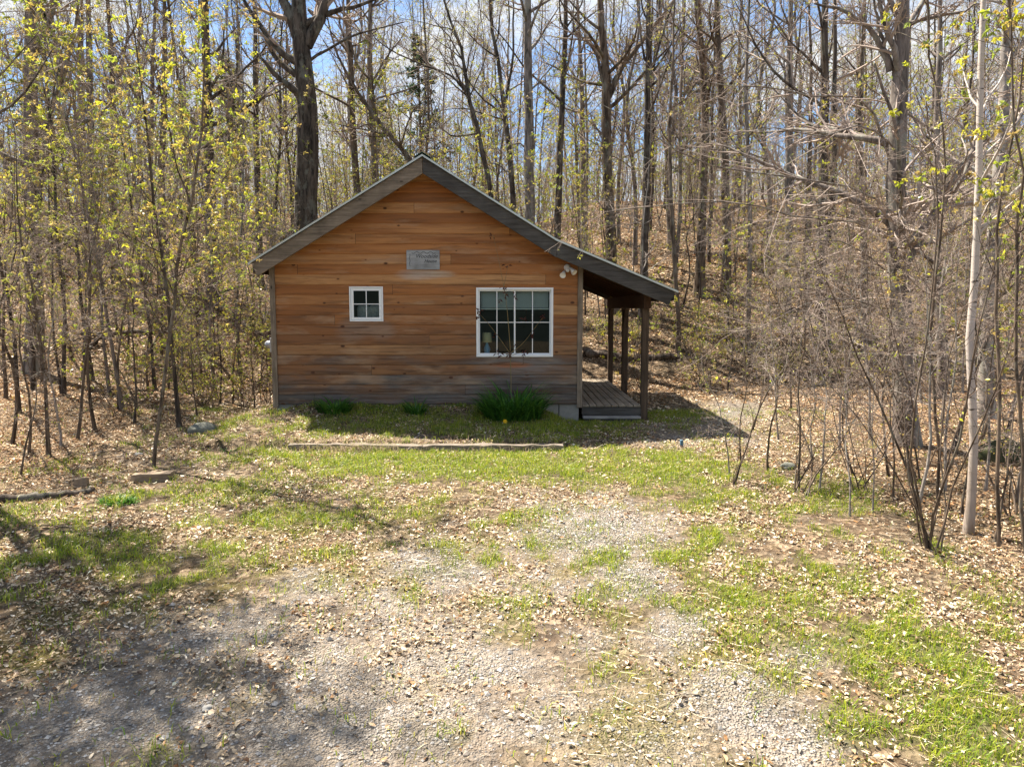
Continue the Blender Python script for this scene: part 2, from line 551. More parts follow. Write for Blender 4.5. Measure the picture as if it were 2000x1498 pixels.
# ------------------------------------------------------------------ cabin
def roofline(D):
    """rake outline measured on the front rake board"""
    a = [W(491, 513, D), W(825, 305, D), W(1087, 470, D), W(1319, 569, D)]
    return [(p[0], p[2]) for p in a]


DR = 13.28                                   # front face of the rake boards
DB = 19.10                                   # rear face
RL = roofline(DR)
FDEP = 0.325                                 # vertical depth of the rake boards


def ztop(x):
    for (xa, za), (xb, zb) in zip(RL[:-1], RL[1:]):
        if xa <= x <= xb: return za + (zb - za) * (x - xa) / (xb - xa)
    return RL[0][1] if x < RL[0][0] else RL[-1][1]


def shifted(dz):
    return [(x, z - dz) for x, z in RL]


cabin = thing('log_cabin', 'small wood sided cabin with a green metal gable roof and a covered side porch', 'cabin', (0, 0, 0))


def limits(z):
    """x range of the front wall at height z under the roof"""
    zl = z + 0.12
    xp, zp = RL[1]
    xl = WX0; xr = WX1
    (x0, z0), (x1, z1), (x2, z2), (x3, z3) = RL
    if zl > ztop(WX0): xl = x0 + (zl - z0) * (x1 - x0) / (z1 - z0)
    if zl > ztop(WX1):
        if zl > z2: xr = x2 - (zl - z2) * (x2 - x1) / (z1 - z2)
        else: xr = x3 - (zl - z3) * (x3 - x2) / (z2 - z3)
    return max(xl, WX0), min(xr, WX1)


def inset(w, d):
    return (w[0][0] + d, w[1][0] - d, w[1][2] + d, w[0][2] - d)


holes = [inset(WIN_S, .012), inset(WIN_L, .012)]


def front_wall():
    g = Geo()
    ztopw = RL[1][1] - .14
    lv = set()
    nr = int((ztopw - Z_SILL) / ROWH) + 1
    prof = [(0.0, .012), (.03, .003), (.10, 0.0), (.4, .0), (.7, .003), (.88, .008), (.97, .014)]
    for r in range(nr + 1):
        for t, _ in prof:
            z = Z_SILL + (r + t) * ROWH
            if z < ztopw: lv.add(round(z, 5))
    for h in holes: lv.add(round(h[2], 5)); lv.add(round(h[3], 5))
    for w in (ztop(WX0) - .12, ztop(WX1) - .12): lv.add(round(w, 5))
    lv = sorted(lv)

    def yo(z):
        t = ((z - Z_SILL) / ROWH) % 1.0
        pp = prof + [(1.0, .012)]
        for (a, ya), (b, yb) in zip(pp[:-1], pp[1:]):
            if a <= t <= b: return ya + (yb - ya) * (t - a) / (b - a)
        return .02
    for a, b in zip(lv[:-1], lv[1:]):
        la, ra = limits(a); lb, rb = limits(b)
        zm = (a + b) / 2
        spans = [((la, ra), (lb, rb))]
        for hx0, hx1, hz0, hz1 in holes:
            if hz0 < zm < hz1:
                new = []
                for (p, q), (p2, q2) in spans:
                    if p < hx0 and q > hx1:
                        new += [((p, hx0), (p2, hx0)), ((hx1, q), (hx1, q2))]
                    else: new.append(((p, q), (p2, q2)))
                spans = new
        for (p, q), (p2, q2) in spans:
            s = g.verts([(p, DW + yo(a), a), (q, DW + yo(a), a), (q2, DW + yo(b), b), (p2, DW + yo(b), b)])
            g.quads([[s, s + 1, s + 2, s + 3]])
    # inner lining with the same openings and the window reveals
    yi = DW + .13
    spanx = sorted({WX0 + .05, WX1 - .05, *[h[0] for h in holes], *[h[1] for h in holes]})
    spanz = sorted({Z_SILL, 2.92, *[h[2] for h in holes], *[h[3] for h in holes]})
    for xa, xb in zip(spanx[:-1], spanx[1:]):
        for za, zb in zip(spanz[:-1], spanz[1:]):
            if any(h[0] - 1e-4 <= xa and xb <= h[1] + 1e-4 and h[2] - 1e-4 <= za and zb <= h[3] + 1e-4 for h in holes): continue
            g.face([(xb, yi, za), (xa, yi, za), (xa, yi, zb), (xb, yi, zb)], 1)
    for x0, x1, z0, z1 in holes:
        y0 = DW + .012
        g.face([(x0, y0, z0), (x1, y0, z0), (x1, yi, z0), (x0, yi, z0)], 2)
        g.face([(x0, y0, z1), (x0, yi, z1), (x1, yi, z1), (x1, y0, z1)], 2)
        g.face([(x0, y0, z0), (x0, yi, z0), (x0, yi, z1), (x0, y0, z1)], 2)
        g.face([(x1, y0, z0), (x1, y0, z1), (x1, yi, z1), (x1, yi, z0)], 2)
    return build('front_wall', g, [M['siding'], M['room'], M['vinyl']], cabin)


front_wall()
YB = 18.70                                   # rear wall
g = Geo()                                    # side and rear walls
zl = ztop(WX0) - .12; zr = ztop(WX1) - .12
g.box(WX0 + .03, WX0 + .12, DW + .03, YB, Z_SILL, zl)
o = build('side_wall', g, M['siding'], cabin)
g = Geo(); g.box(WX1 - .12, WX1 - .03, DW + .03, YB, Z_SILL, zr)
build('side_wall', g, M['siding'], cabin)
g = Geo()
g.prism([(WX0 + .03, Z_SILL), (WX1 - .03, Z_SILL), (WX1 - .03, zr), (RL[2][0], RL[2][1] - .13), (RL[1][0], RL[1][1] - .13), (WX0 + .03, zl)], YB - .1, YB)
build('rear_wall', g, M['siding'], cabin)
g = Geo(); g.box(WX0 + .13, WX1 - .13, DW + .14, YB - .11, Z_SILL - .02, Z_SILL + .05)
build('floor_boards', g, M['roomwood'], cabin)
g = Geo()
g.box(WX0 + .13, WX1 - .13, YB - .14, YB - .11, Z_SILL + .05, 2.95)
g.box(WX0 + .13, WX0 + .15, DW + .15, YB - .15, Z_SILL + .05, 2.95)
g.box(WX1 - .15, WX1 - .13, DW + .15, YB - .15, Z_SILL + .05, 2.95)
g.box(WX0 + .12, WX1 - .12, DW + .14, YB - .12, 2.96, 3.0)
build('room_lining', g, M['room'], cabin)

# foundation blocks
g = Geo()
gl = gz(WX0, DW)
for x in np.arange(WX0 + .02, WX1 - .3, .41):
    g.box(x, x + .395, DW + .045, DW + .24, -.25, Z_SILL - .004)
for y in np.arange(DW + .3, YB - .3, .41):
    g.box(WX0 + .06, WX0 + .25, y, y + .395, -.25, Z_SILL - .004)
    g.box(WX1 - .25, WX1 - .06, y, y + .395, -.25, Z_SILL - .004)
build('foundation', g, M['concrete'], cabin, bevel=.008)

# corner boards
for (xa, xb, zt) in ((WX0 - .03, WX0 + .075, ztop(WX0) - .15), (WX1 - .075, WX1 + .03, ztop(WX1) - .13)):
    g = Geo()
    g.box(xa, xb, DW - .028, DW - .002, Z_SILL - .06, zt)
    sx = xa if xa < -3 else xb - .026
    g.box(sx, sx + .026, DW - .002, DW + .11, Z_SILL - .06, zt - .01)
    build('corner_board', g, M['corner_wood'], cabin, bevel=.004)

# roof: metal sheet, soffit boards, rakes
roof = Geo()
top = [(x, z) for x, z in RL]
# overhang of the metal past the rake boards
ext = [(RL[0][0] - .05, RL[0][1] - .031)] + RL[1:3] + [(RL[3][0] + .05, RL[3][1] - .021)]
roof.prism([(x, z + .012) for x, z in ext] + [(x, z + .034) for x, z in reversed(ext)], DR - .035, DB + .035)
# standing ribs
for (xa, za), (xb, zb) in zip(ext[:-1], ext[1:]):
    for y in np.arange(DR + .2, DB, .3):
        roof.hexa([(xa, y, za + .034), (xb, y, zb + .034), (xb, y + .03, zb + .034), (xa, y + .03, za + .034),
                   (xa, y + .008, za + .056), (xb, y + .008, zb + .056), (xb, y + .022, zb + .056), (xa, y + .022, za + .056)])
ro = build('roof', roof, M['roof_metal'], cabin)
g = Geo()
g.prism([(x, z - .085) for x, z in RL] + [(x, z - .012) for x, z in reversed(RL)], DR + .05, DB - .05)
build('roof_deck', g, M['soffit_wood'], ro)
# folded metal edge over the rake
g = Geo()
g.prism([(x, z - .012) for x, z in ext] + [(x, z + .026) for x, z in reversed(ext)], DR - .052, DR - .036)
build('drip_edge', g, M['roof_trim'], ro)
cap = Geo()
px_, pz_ = RL[1]
for sgn in (-1, 1):
    s_ = .62
    cap.hexa([(px_, DR - .06, pz_ + .06), (px_ + sgn * .15, DR - .06, pz_ + .06 - .15 * s_), (px_ + sgn * .15, DB + .06, pz_ + .06 - .15 * s_), (px_, DB + .06, pz_ + .06),
              (px_, DR - .06, pz_ + .07), (px_ + sgn * .15, DR - .06, pz_ + .07 - .15 * s_), (px_ + sgn * .15, DB + .06, pz_ + .07 - .15 * s_), (px_, DB + .06, pz_ + .07)])
build('ridge_cap', cap, M['roof_metal'], ro)


def rake(pa, pb, y0, y1, mat, cutl=0.0, cutr=0.0, dep=FDEP):
    g = Geo()
    (xa, za), (xb, zb) = pa, pb
    g.prism([(xa + cutl, za - dep - (za - zb) * (cutl / (xb - xa)) if cutl else za - dep), (xb - cutr, zb - dep + (za - zb) * (cutr / (xb - xa)) if cutr else zb - dep), (xb, zb - .014), (xa, za - .014)], y0, y1)
    return build('rake_board', g, mat, ro, bevel=.004)


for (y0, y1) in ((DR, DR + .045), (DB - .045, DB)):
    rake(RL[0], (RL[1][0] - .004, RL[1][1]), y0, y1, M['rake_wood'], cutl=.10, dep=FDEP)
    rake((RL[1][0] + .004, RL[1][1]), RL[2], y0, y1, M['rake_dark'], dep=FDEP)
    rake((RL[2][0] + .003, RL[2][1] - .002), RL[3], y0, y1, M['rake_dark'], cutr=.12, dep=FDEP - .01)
for i, (xx, zz) in enumerate((RL[0], RL[3])):
    g = Geo()
    if i == 0: g.box(xx + .004, xx + .035, DR + .05, DB - .05, zz - .20, zz - .02)
    else: g.box(xx - .035, xx - .004, DR + .05, DB - .05, zz - .18, zz - .02)
    build('eave_board', g, M['rake_dark'], ro)
# rafters under the porch roof
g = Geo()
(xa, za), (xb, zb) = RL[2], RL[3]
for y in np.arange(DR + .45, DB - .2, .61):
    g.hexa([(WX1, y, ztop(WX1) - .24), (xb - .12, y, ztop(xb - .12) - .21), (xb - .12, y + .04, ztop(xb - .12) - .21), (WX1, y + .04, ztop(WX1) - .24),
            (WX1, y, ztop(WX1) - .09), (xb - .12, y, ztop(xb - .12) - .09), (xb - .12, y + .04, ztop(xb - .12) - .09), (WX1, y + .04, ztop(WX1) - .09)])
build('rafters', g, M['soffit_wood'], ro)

# porch
PXW = .135
deckz = W(1190, 791, DW + .02)[2]
PX = [W(1259, 700, 13.80)[0]] * 3
px0 = PX[0]
zb_ = W(1259, 603, 13.80)[2]                  # underside of the beam
PD = [13.80, 16.25, 18.62]
g = Geo()
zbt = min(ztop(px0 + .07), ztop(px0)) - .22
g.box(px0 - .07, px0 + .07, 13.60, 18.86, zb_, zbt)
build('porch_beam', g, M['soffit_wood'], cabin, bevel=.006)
for i, d in enumerate(PD):
    g = Geo()
    gb = gz(px0, d) - .12
    g.box(px0 - PXW / 2, px0 + PXW / 2, d - PXW / 2, d + PXW / 2, gb, zb_ - .002)
    p = build('porch_post', g, M['post_wood'], cabin, bevel=.008)
    for sgn in (-1, 1):
        if (i == 0 and sgn < 0) or (i == 2 and sgn > 0): continue
        g = Geo()
        y0 = d + sgn * PXW / 2
        prof = []
        for k in range(9):                     # curved brace
            t = k / 8
            a = t * PI / 2
            prof.append((y0 + sgn * .34 * (1 - math.cos(a)), zb_ - .003 - .58 * (1 - math.sin(a))))
        pts = [(px0 - .045, y0 + sgn * .002, zb_ - .003)]
        for side in (-.045, .045):
            V = [(px0 + side, y0 + sgn * .002, zb_ - .003)] + [(px0 + side, yy, zz) for yy, zz in prof]
            s = g.verts(V)
            for k in range(1, len(V) - 1):
                g.tris([[s, s + k, s + k + 1] if side * sgn > 0 else [s, s + k + 1, s + k]])
        s = g.verts([(px0 + sd, yy, zz) for yy, zz in prof for sd in (-.045, .045)])
        for k in range(8):
            g.quads([[s + 2 * k, s + 2 * k + 1, s + 2 * k + 3, s + 2 * k + 2]])
        build('brace', g, M['post_wood'], p)
    if i < 2: pass
g = Geo()
x = WX1 + .035
bw = .1395
k = 0
rs = random.Random(4)
xe = px0 - PXW / 2 - .01
nb = int((xe - x) / bw)
bw = (xe - x) / nb
for k in range(nb):
    g.box(x + k * bw + .008, x + (k + 1) * bw - .008, DW + .02 + rs.uniform(-.004, .004), 18.75, deckz - .038, deckz + rs.uniform(-.002, .002))
deck = build('porch_deck', g, M['deck_wood'], cabin, bevel=.004)
g = Geo()
g.box(WX1 + .035, px0 - .07, DW + .045, DW + .09, deckz - .20, deckz - .042)
g.box(px0 - .115, px0 - .072, DW + .10, 18.7, deckz - .20, deckz - .042)
build('rim_joist', g, M['rake_dark'], deck)
g = Geo()
stz = W(1190, 813, DW - .05)[2]
g.box(WX1 + .05, px0 - .09, DW - .10, DW + .16, stz - .045, stz)
stp = build('porch_step', g, M['step_wood'], cabin, bevel=.006)
g = Geo()
g.box(WX1 + .08, px0 - .12, DW - .07, DW - .03, stz - .2, stz - .047)
build('riser', g, M['rake_dark'], stp)


# windows
def window(w, name, cols, rows, slider):
    x0, x1, z0, z1 = w[0][0], w[1][0], w[1][2], w[0][2]
    y0 = DW - .022
    root = None
    fw = .044 if slider else .026

    def ring(x0, x1, z0, z1, t, ya, yb):
        g = Geo()
        g.box(x0, x1, ya, yb, z1 - t, z1); g.box(x0, x1, ya, yb, z0, z0 + t)
        g.box(x0, x0 + t, ya, yb, z0 + t, z1 - t); g.box(x1 - t, x1, ya, yb, z0 + t, z1 - t)
        return g
    fr = build(name, ring(x0, x1, z0, z1, fw, y0, DW + .06), M['vinyl'], cabin, bevel=.004)
    a0, a1, b0, b1 = x0 + fw, x1 - fw, z0 + fw, z1 - fw
    if slider:
        xm = (a0 + a1) / 2
        sashes = [(a0, xm + .012, DW + .012), (xm - .012, a1, DW + .034)]
    else:
        sashes = [(a0 + .004, a1 - .004, DW - .008)]
        b0 += .004; b1 -= .004
    for (s0, s1, ys) in sashes:
        t = .028 if slider else .052
        sash = build('sash', ring(s0, s1, b0, b1, t, ys, ys + .02), M['vinyl'], fr, bevel=.003)
        i0, i1, j0, j1 = s0 + t, s1 - t, b0 + t, b1 - t
        g = Geo(); mt = .016
        for k in range(1, cols):
            xx = i0 + (i1 - i0) * k / cols
            g.box(xx - mt / 2, xx + mt / 2, ys + .002, ys + .008, j0, j1)
        for k in range(1, rows):
            zz = j0 + (j1 - j0) * k / rows
            cut = [i0] + [i0 + (i1 - i0) * q / cols for q in range(1, cols)] + [i1]
            for q in range(cols):
                g.box(cut[q] + (mt / 2 if q else 0), cut[q + 1] - (mt / 2 if q < cols - 1 else 0), ys + .002, ys + .008, zz - mt / 2, zz + mt / 2)
        mu = build('muntin', g, M['vinyl'], fr)
        g = Geo()
        g.face([(i0 - .005, ys + .012, j0 - .005), (i1 + .005, ys + .012, j0 - .005), (i1 + .005, ys + .012, j1 + .005), (i0 - .005, ys + .012, j1 + .005)])
        build('pane', g, M['glass'], fr)
    return fr


window(WIN_S, 'window', 2, 2, False)
window(WIN_L, 'window', 2, 2, True)

# things seen through the glass
x0, x1, z0, z1 = WIN_L[0][0], WIN_L[1][0], WIN_L[1][2], WIN_L[0][2]
g = Geo()
zz = z1 - .07
while zz > z1 - .40:
    g.hexa([(x0 + .09, DW + .16, zz - .012), (x1 - .09, DW + .16, zz - .012), (x1 - .09, DW + .185, zz + .008), (x0 + .09, DW + .185, zz + .008),
            (x0 + .09, DW + .16, zz - .009), (x1 - .09, DW + .16, zz - .009), (x1 - .09, DW + .185, zz + .011), (x0 + .09, DW + .185, zz + .011)])
    zz -= .024
bl = thing('window_blind', 'half raised cream slat blind behind the large window', 'blind', (0, 0, 0))
build('slats', g, M['blind'], bl)
g = Geo(); g.box(x0 + .08, x1 - .08, DW + .155, DW + .19, zz - .03, zz)
build('bottom_rail', g, M['blind'], bl, bevel=.004)
# lamp on a table inside
lx = W(951, 650, DW + .28)[0]; ly = DW + .30
tz = z0 + .03
t = thing('side_table', 'dark wooden table standing inside under the large window', 'table', (0, 0, 0))
g = Geo(); g.box(x0 - .1, x1 + .1, DW + .2, DW + .7, tz - .03, tz); build('table_top', g, M['roomwood'], t, bevel=.005)
for xx in (x0 - .06, x1 + .02):
    for yy in (DW + .24, DW + .62):
        g = Geo(); g.box(xx, xx + .05, yy, yy + .05, Z_SILL + .05, tz - .03); build('leg', g, M['roomwood'], t)
lamp = thing('table_lamp', 'table lamp with tan drum shade and blue base inside the large window', 'lamp', (lx, ly, tz))
g = Geo(); g.lathe([(.001, 0), (.075, 0), (.08, .02), (.055, .04), (.07, .09), (.066, .13), (.03, .2), (.018, .25), (.02, .27), (.001, .27)], (0, 0, 0))
build('lamp_base', g, M['lamp_base'], lamp, True)
g = Geo(); g.lathe([(.10, .25), (.09, .445), (.088, .445), (.098, .25)], (0, 0, 0))
build('lamp_shade', g, M['lamp_shade'], lamp, True)
# small framed picture on the far wall of the room
pc = thing('framed_picture', 'small pale green picture hanging inside, seen through the large window', 'picture', (0, 0, 0))
pa = W(1008, 608, YB - .17); pb_ = W(1026, 626, YB - .17)
g = Geo(); g.box(pa[0], pb_[0], YB - .165, YB - .142, pb_[2], pa[2])
build('print', g, plain('print', (.35, .45, .38), .5, .3, 0, .4, 6), pc)
g = Geo()
for bx in ((pa[0] - .04, pa[0], pb_[2] - .04, pa[2] + .04), (pb_[0], pb_[0] + .04, pb_[2] - .04, pa[2] + .04), (pa[0], pb_[0], pa[2], pa[2] + .04), (pa[0], pb_[0], pb_[2] - .04, pb_[2])):
    g.box(bx[0], bx[1], YB - .175, YB - .142, bx[2], bx[3])
build('picture_frame', g, M['roomwood'], pc)
# cushions inside the small window
sx0, sx1, sz0, sz1 = WIN_S[0][0], WIN_S[1][0], WIN_S[1][2], WIN_S[0][2]
for i, (cx, lab) in enumerate(((sx0 + .22, 'patterned beige cushion at the left behind the small window'), (sx1 - .21, 'patterned olive beige cushion at the right behind the small window'))):
    c = thing('cushion', lab, 'cushion', (cx, DW + .27, sz0 + .19))
    g = Geo()
    th = np.linspace(0, 2 * PI, 25)[:-1]
    V = []
    for r, y in ((0, -.06), (.08, -.057), (.125, -.03), (.135, 0), (.125, .03), (.08, .057), (0, .06)):
        for a in th:
            k = (abs(math.cos(a)) ** 5 + abs(math.sin(a)) ** 5) ** (-1 / 5)
            V.append((r * k * math.cos(a), y, r * k * math.sin(a)))
    s = g.verts(V)
    for i_ in range(6):
        for j in range(24):
            g.quads([[s + i_ * 24 + j, s + i_ * 24 + (j + 1) % 24, s + (i_ + 1) * 24 + (j + 1) % 24, s + (i_ + 1) * 24 + j]])
    build('cover', g, M['cushion'], c, True)
sh = thing('wall_shelf', 'narrow shelf under the cushions inside the small window', 'shelf', (0, 0, 0))
g = Geo(); g.box(sx0 - .2, sx1 + .2, DW + .16, DW + .45, sz0 + .02, sz0 + .05); build('board', g, M['roomwood'], sh)
g = Geo(); g.box(sx0 + .05, sx0 + .09, DW + .14, DW + .3, sz0 - .15, sz0 + .018); g.box(sx1 - .09, sx1 - .05, DW + .14, DW + .3, sz0 - .15, sz0 + .018)
build('bracket', g, M['roomwood'], sh)

# wooden sign
sg = thing('wooden_sign', 'weathered grey wooden sign with dark script lettering on the gable wall', 'sign', (0, 0, 0))
a, b = SIGN
g = Geo()
g.box(a[0], b[0], DW - .03, DW - .004, b[2], a[2])
build('sign_board', g, weathered('sign_wood', (.24, .25, .26), (.40, .41, .42)), sg, bevel=.004)
ink = plain('sign_ink', (.03, .03, .035), .7, .2, 0, .1, 9)
for k, (txt, cxp, cyp, wd) in enumerate((('Woodside', .60, .60, .42), ('House', .72, .36, .25))):
    cu = bpy.data.curves.new('lettering', 'FONT'); cu.body = txt; cu.shear = .35; cu.align_x = 'CENTER'; cu.size = .105; cu.extrude = .001
    to = bpy.data.objects.new('tmp_text', cu); COL.objects.link(to)
    bpy.context.view_layer.update()
    me = bpy.data.meshes.new_from_object(to.evaluated_get(bpy.context.evaluated_depsgraph_get()))
    bpy.data.objects.remove(to)
    me.name = 'lettering'; me.materials.clear(); me.materials.append(ink)
    xs_ = [v.co.x for v in me.vertices]; sc_ = wd / (max(xs_) - min(xs_))
    Wd = b[0] - a[0]; Hd = a[2] - b[2]
    for v in me.vertices:
        x_, y_, z_ = v.co
        v.co = (a[0] + Wd * cxp + x_ * sc_, DW - .032 - z_, b[2] + Hd * cyp + y_ * sc_)
    obj('lettering', me, sg)
g = Geo()
ts = np.linspace(0, 1, 24)
Wd = b[0] - a[0]; Hd = a[2] - b[2]
P1 = np.stack([a[0] + Wd * (.16 + .72 * ts), np.full(24, DW - .032), a[2] - Hd * (.13 + .05 * np.sin(ts * 22))], 1)
P2 = np.stack([a[0] + Wd * (.10 + .012 * np.sin(ts * 14)), np.full(24, DW - .032), a[2] - Hd * (.2 + .62 * ts)], 1)
g.tubes(np.stack([P1, P2]), np.full((2, 24), .0035), 4)
build('vine_ornament', g, ink, sg)

# twin flood light under the eave
fl = thing('flood_light', 'white twin head security light on the wall above the large window', 'security light', W(1108, 528, DW - .02))
g = Geo(); g.lathe([(.001, -.045), (.05, -.045), (.065, -.02), (.07, .02), (.001, .02)], (0, 0, .05), 'y'); build('mounting_plate', g, M['white_metal'], fl, True)
g = Geo(); g.lathe([(.001, -.13), (.028, -.13), (.034, -.10), (.034, -.045), (.001, -.045)], (0, 0, -.01), 'y'); build('sensor', g, M['white_metal'], fl, True)
for sx_, sz_, rx_, rz_ in ((-.085, -.075, .5, -.35), (.095, -.01, .15, .55)):
    g = Geo()
    g.lathe([(.001, .09), (.026, .09), (.032, .04), (.058, -.055), (.060, -.075), (.054, -.07), (.001, -.055)], (0, 0, 0), 'z')
    h = build('lamp_head', g, M['white_metal'], fl, True)
    h.location = (sx_, -.09, sz_); h.rotation_euler = (-rx_ - .5, rz_ * -1.2, 0)

# meter on the left wall
em = thing('electric_meter', 'small silver dome meter on the left side wall of the cabin', 'meter', W(524, 673, 14.2))
g = Geo(); g.box(.06, .12, -.10, .10, -.16, .14); build('meter_box', g, M['grey_metal'], em, bevel=.01)
g = Geo(); g.lathe([(.001, -.07), (.05, -.06), (.08, -.02), (.085, .06)], (0, 0, 0), 'x'); build('dome', g, M['grey_metal'], em, True)

# ------------------------------------------------------------------ ground layout (patches measured on the photograph, laid on the terrain)
GRASS = [(820, 905, 340, 36, 1.1), (1230, 915, 190, 40, .9), (940, 822, 420, 36, .95), (240, 968, 50, 16, 1.0), (190, 1065, 120, 45, .8),
         (30, 1130, 90, 70, .7), (380, 1000, 170, 50, .4), (650, 960, 220, 50, .4), (1330, 990, 220, 40, .5), (1560, 1000, 60, 28, .8),
         (1010, 1172, 60, 42, .9), (1560, 1150, 150, 80, .5), (1700, 1290, 210, 100, .66), (1900, 1430, 200, 110, .74), (1480, 1230, 130, 80, .4),
         (950, 1010, 220, 40, .4), (470, 850, 60, 20, .3), (1180, 960, 120, 30, .5), (1050, 940, 300, 25, .45), (120, 900, 90, 25, .3), (1240, 830, 120, 40, .4), (1905, 1330, 45, 30, 1.2), (700, 1000, 260, 40, .6), (300, 1100, 260, 50, .45), (480, 940, 160, 30, .5), (900, 1080, 160, 40, .45), (1120, 1000, 200, 40, .5),
         (1350, 1080, 150, 50, .5), (1420, 1160, 130, 50, .55), (1650, 1420, 180, 80, .6), (1150, 1180, 120, 40, .4), (600, 1060, 180, 30, .4), (60, 1000, 120, 40, .5)]
GRAVEL = [(1230, 1130, 75, 50, .95), (1330, 1230, 70, 50, .85), (1440, 1340, 75, 60, .9), (1570, 1460, 90, 60, .85), (760, 1180, 70, 50, .8), (640, 1290, 80, 60, .85), (540, 1420, 100, 80, .9), (1150, 1050, 140, 55, 1), (850, 1108, 95, 42, 1), (620, 1142, 75, 32, .8), (260, 1420, 380, 110, .75), (680, 1420, 380, 130, .8),
          (900, 1300, 160, 45, .9), (1470, 1390, 75, 75, .8), (1560, 1290, 70, 40, .6), (1440, 805, 70, 22, .8), (1370, 835, 95, 38, .6),
          (1180, 1140, 180, 50, .55), (1150, 1420, 250, 120, .6), (420, 1250, 260, 80, .6), (1060, 1000, 60, 22, .5), (780, 1230, 260, 70, .5), (1200, 1270, 150, 60, .4)]
MOSS = [(560, 1030, 180, 45, .8), (900, 1060, 170, 35, .7), (1280, 1430, 130, 80, .8), (1180, 1250, 120, 60, .5), (220, 1190, 160, 40, .7),
        (60, 1290, 120, 50, .7), (1350, 1330, 120, 110, .8), (1450, 1200, 150, 60, .6), (700, 1120, 250, 40, .6), (960, 1230, 150, 50, .6), (350, 1130, 200, 50, .6), (1600, 1330, 120, 70, .5), (780, 1000, 200, 40, .5), (1080, 1130, 60, 40, .6), (1800, 1380, 150, 60, .4), (420, 1340, 120, 40, .4)]


def blobs(px, py, L):
    s = np.zeros_like(px)
    for cx, cy, rx, ry, a in L:
        d = ((px - cx) / rx) ** 2 + ((py - cy) / ry) ** 2
        s = np.maximum(s, a * np.exp(-d * .8))
    return s


def masks(x, y, z):
    px, py = proj(x, y, z)
    n = fbm(x * 1.1, y * 1.1, 3, 4); n2 = fbm(x * 3.3, y * 3.3, 8, 3)
    wob = (n - .5) * 1.0 + (n2 - .5) * .7
    n4 = fbm(x * 4.5, y * 4.5, 19, 2)
    gr = np.clip(blobs(px, py, GRASS) * 1.25 + wob * 1.35 + (n4 - .5) * 1.3 - .27, 0, 1)
    gv = np.clip(blobs(px, py, GRAVEL) * 1.5 + wob * -.8 - .2, 0, 1)
    ms = np.clip(blobs(px, py, MOSS) * 1.2 + (n2 - .5) * 1.6 - .25, 0, 1)
    inwood = np.clip(sm(np.abs(x + .5) - np.where(x > 0, .35, .30) * 0 - 4.5 - .12 * (y - 8), 0, 2.5), 0, 1)
    inwood = np.maximum(inwood, sm(y, 15, 19))
    gr *= 1 - .75 * inwood; gv *= 1 - .8 * inwood * (1 - sm(px, 1250, 1300) * (1 - sm(px, 1480, 1520)))
    front = (y < 3.0)
    return gr, gv, ms, inwood


def nonuni(a, b, c, d, fine, coarse):
    l = np.arange(b, a, -coarse)[::-1]
    return np.unique(np.round(np.concatenate([np.arange(b, c + 1e-6, fine), np.linspace(c, d, int((d - c) / coarse) + 1)[1:], np.linspace(a, b, int((b - a) / coarse) + 1)[:-1]]), 4))


xs = nonuni(-140, -11, 11, 140, .11, 1.5)
ys = nonuni(-30, 2.2, 20, 190, .11, 1.2)
XX, YY = np.meshgrid(xs, ys)
ZZ = G(XX, YY)
gr, gv, ms, iw = masks(XX.ravel(), YY.ravel(), ZZ.ravel())
g = Geo()
g.verts(np.stack([XX.ravel(), YY.ravel(), ZZ.ravel()], 1), np.stack([gr, gv, ms], 1))
nx, ny = len(xs), len(ys)
i = np.arange(ny - 1)[:, None] * nx + np.arange(nx - 1)[None]
g.quads(np.stack([i, i + 1, i + 1 + nx, i + nx], -1).reshape(-1, 4))


def ground_mat():
    T = NT('forest_floor')
    at = T.n('ShaderNodeSeparateColor', Color=T.n('ShaderNodeVertexColor', _layer_name='tint').outputs[0])
    gr, gv, ms = at.outputs
    v = T.coord()
    # litter
    vo = T.n('ShaderNodeTexVoronoi', Vector=T.n('ShaderNodeMapping', Vector=v, Scale=(1, 1, .3)).outputs[0], Scale=17.0, Randomness=1.0)
    vc = T.n('ShaderNodeSeparateColor', Color=vo.outputs['Color'])
    lit = T.ramp(vc.outputs[0], [(0, (.03, .02, .012)), (.35, (.09, .06, .036)), (.65, (.20, .14, .088)), (1, (.42, .32, .215))])
    big = T.noise(v, .9, 5, .6)
    lit = T.mix(T.math('MULTIPLY', T.ramp(big, [(.4, 0), (.65, 1)]), .5), lit, (.09, .055, .035))
    # gravel
    vg = T.n('ShaderNodeTexVoronoi', Vector=v, Scale=55.0, Randomness=1.0)
    gc = T.n('ShaderNodeSeparateColor', Color=vg.outputs['Color'])
    grav = T.ramp(gc.outputs[0], [(0, (.05, .047, .044)), (.5, (.18, .168, .155)), (1, (.42, .40, .37))])
    dust = T.noise(v, 2.6, 5, .6)
    grav = T.mix(T.ramp(dust, [(.32, .15), (.62, .85)]), grav, (.34, .287, .23))
    soil = T.mix(T.noise(v, 22, 7, .75), (.035, .027, .018), (.155, .118, .08))
    c = T.mix(T.ramp(T.noise(v, 5, 5, .7), [(.4, 0), (.6, .75)]), lit, soil)
    c = T.mix(gv, c, grav)
    mo = T.mix(T.noise(v, 25, 5, .7), (.055, .048, .012), (.20, .17, .045))
    c = T.mix(T.math('MULTIPLY', ms, .8), c, mo)
    gs = T.mix(T.noise(v, 30, 5, .7), (.04, .05, .014), (.12, .13, .04))
    c = T.mix(T.math('MULTIPLY', gr, .85), c, gs)
    hb = T.math('ADD', T.math('MULTIPLY', vg.outputs['Distance'], gv), T.math('MULTIPLY', vo.outputs['Distance'], .8))
    hb = T.math('ADD', hb, T.math('MULTIPLY', T.noise(v, 40, 5, .7), .6))
    return T.finish(c, .95, T.bump(hb, 1.0, .04), .1)


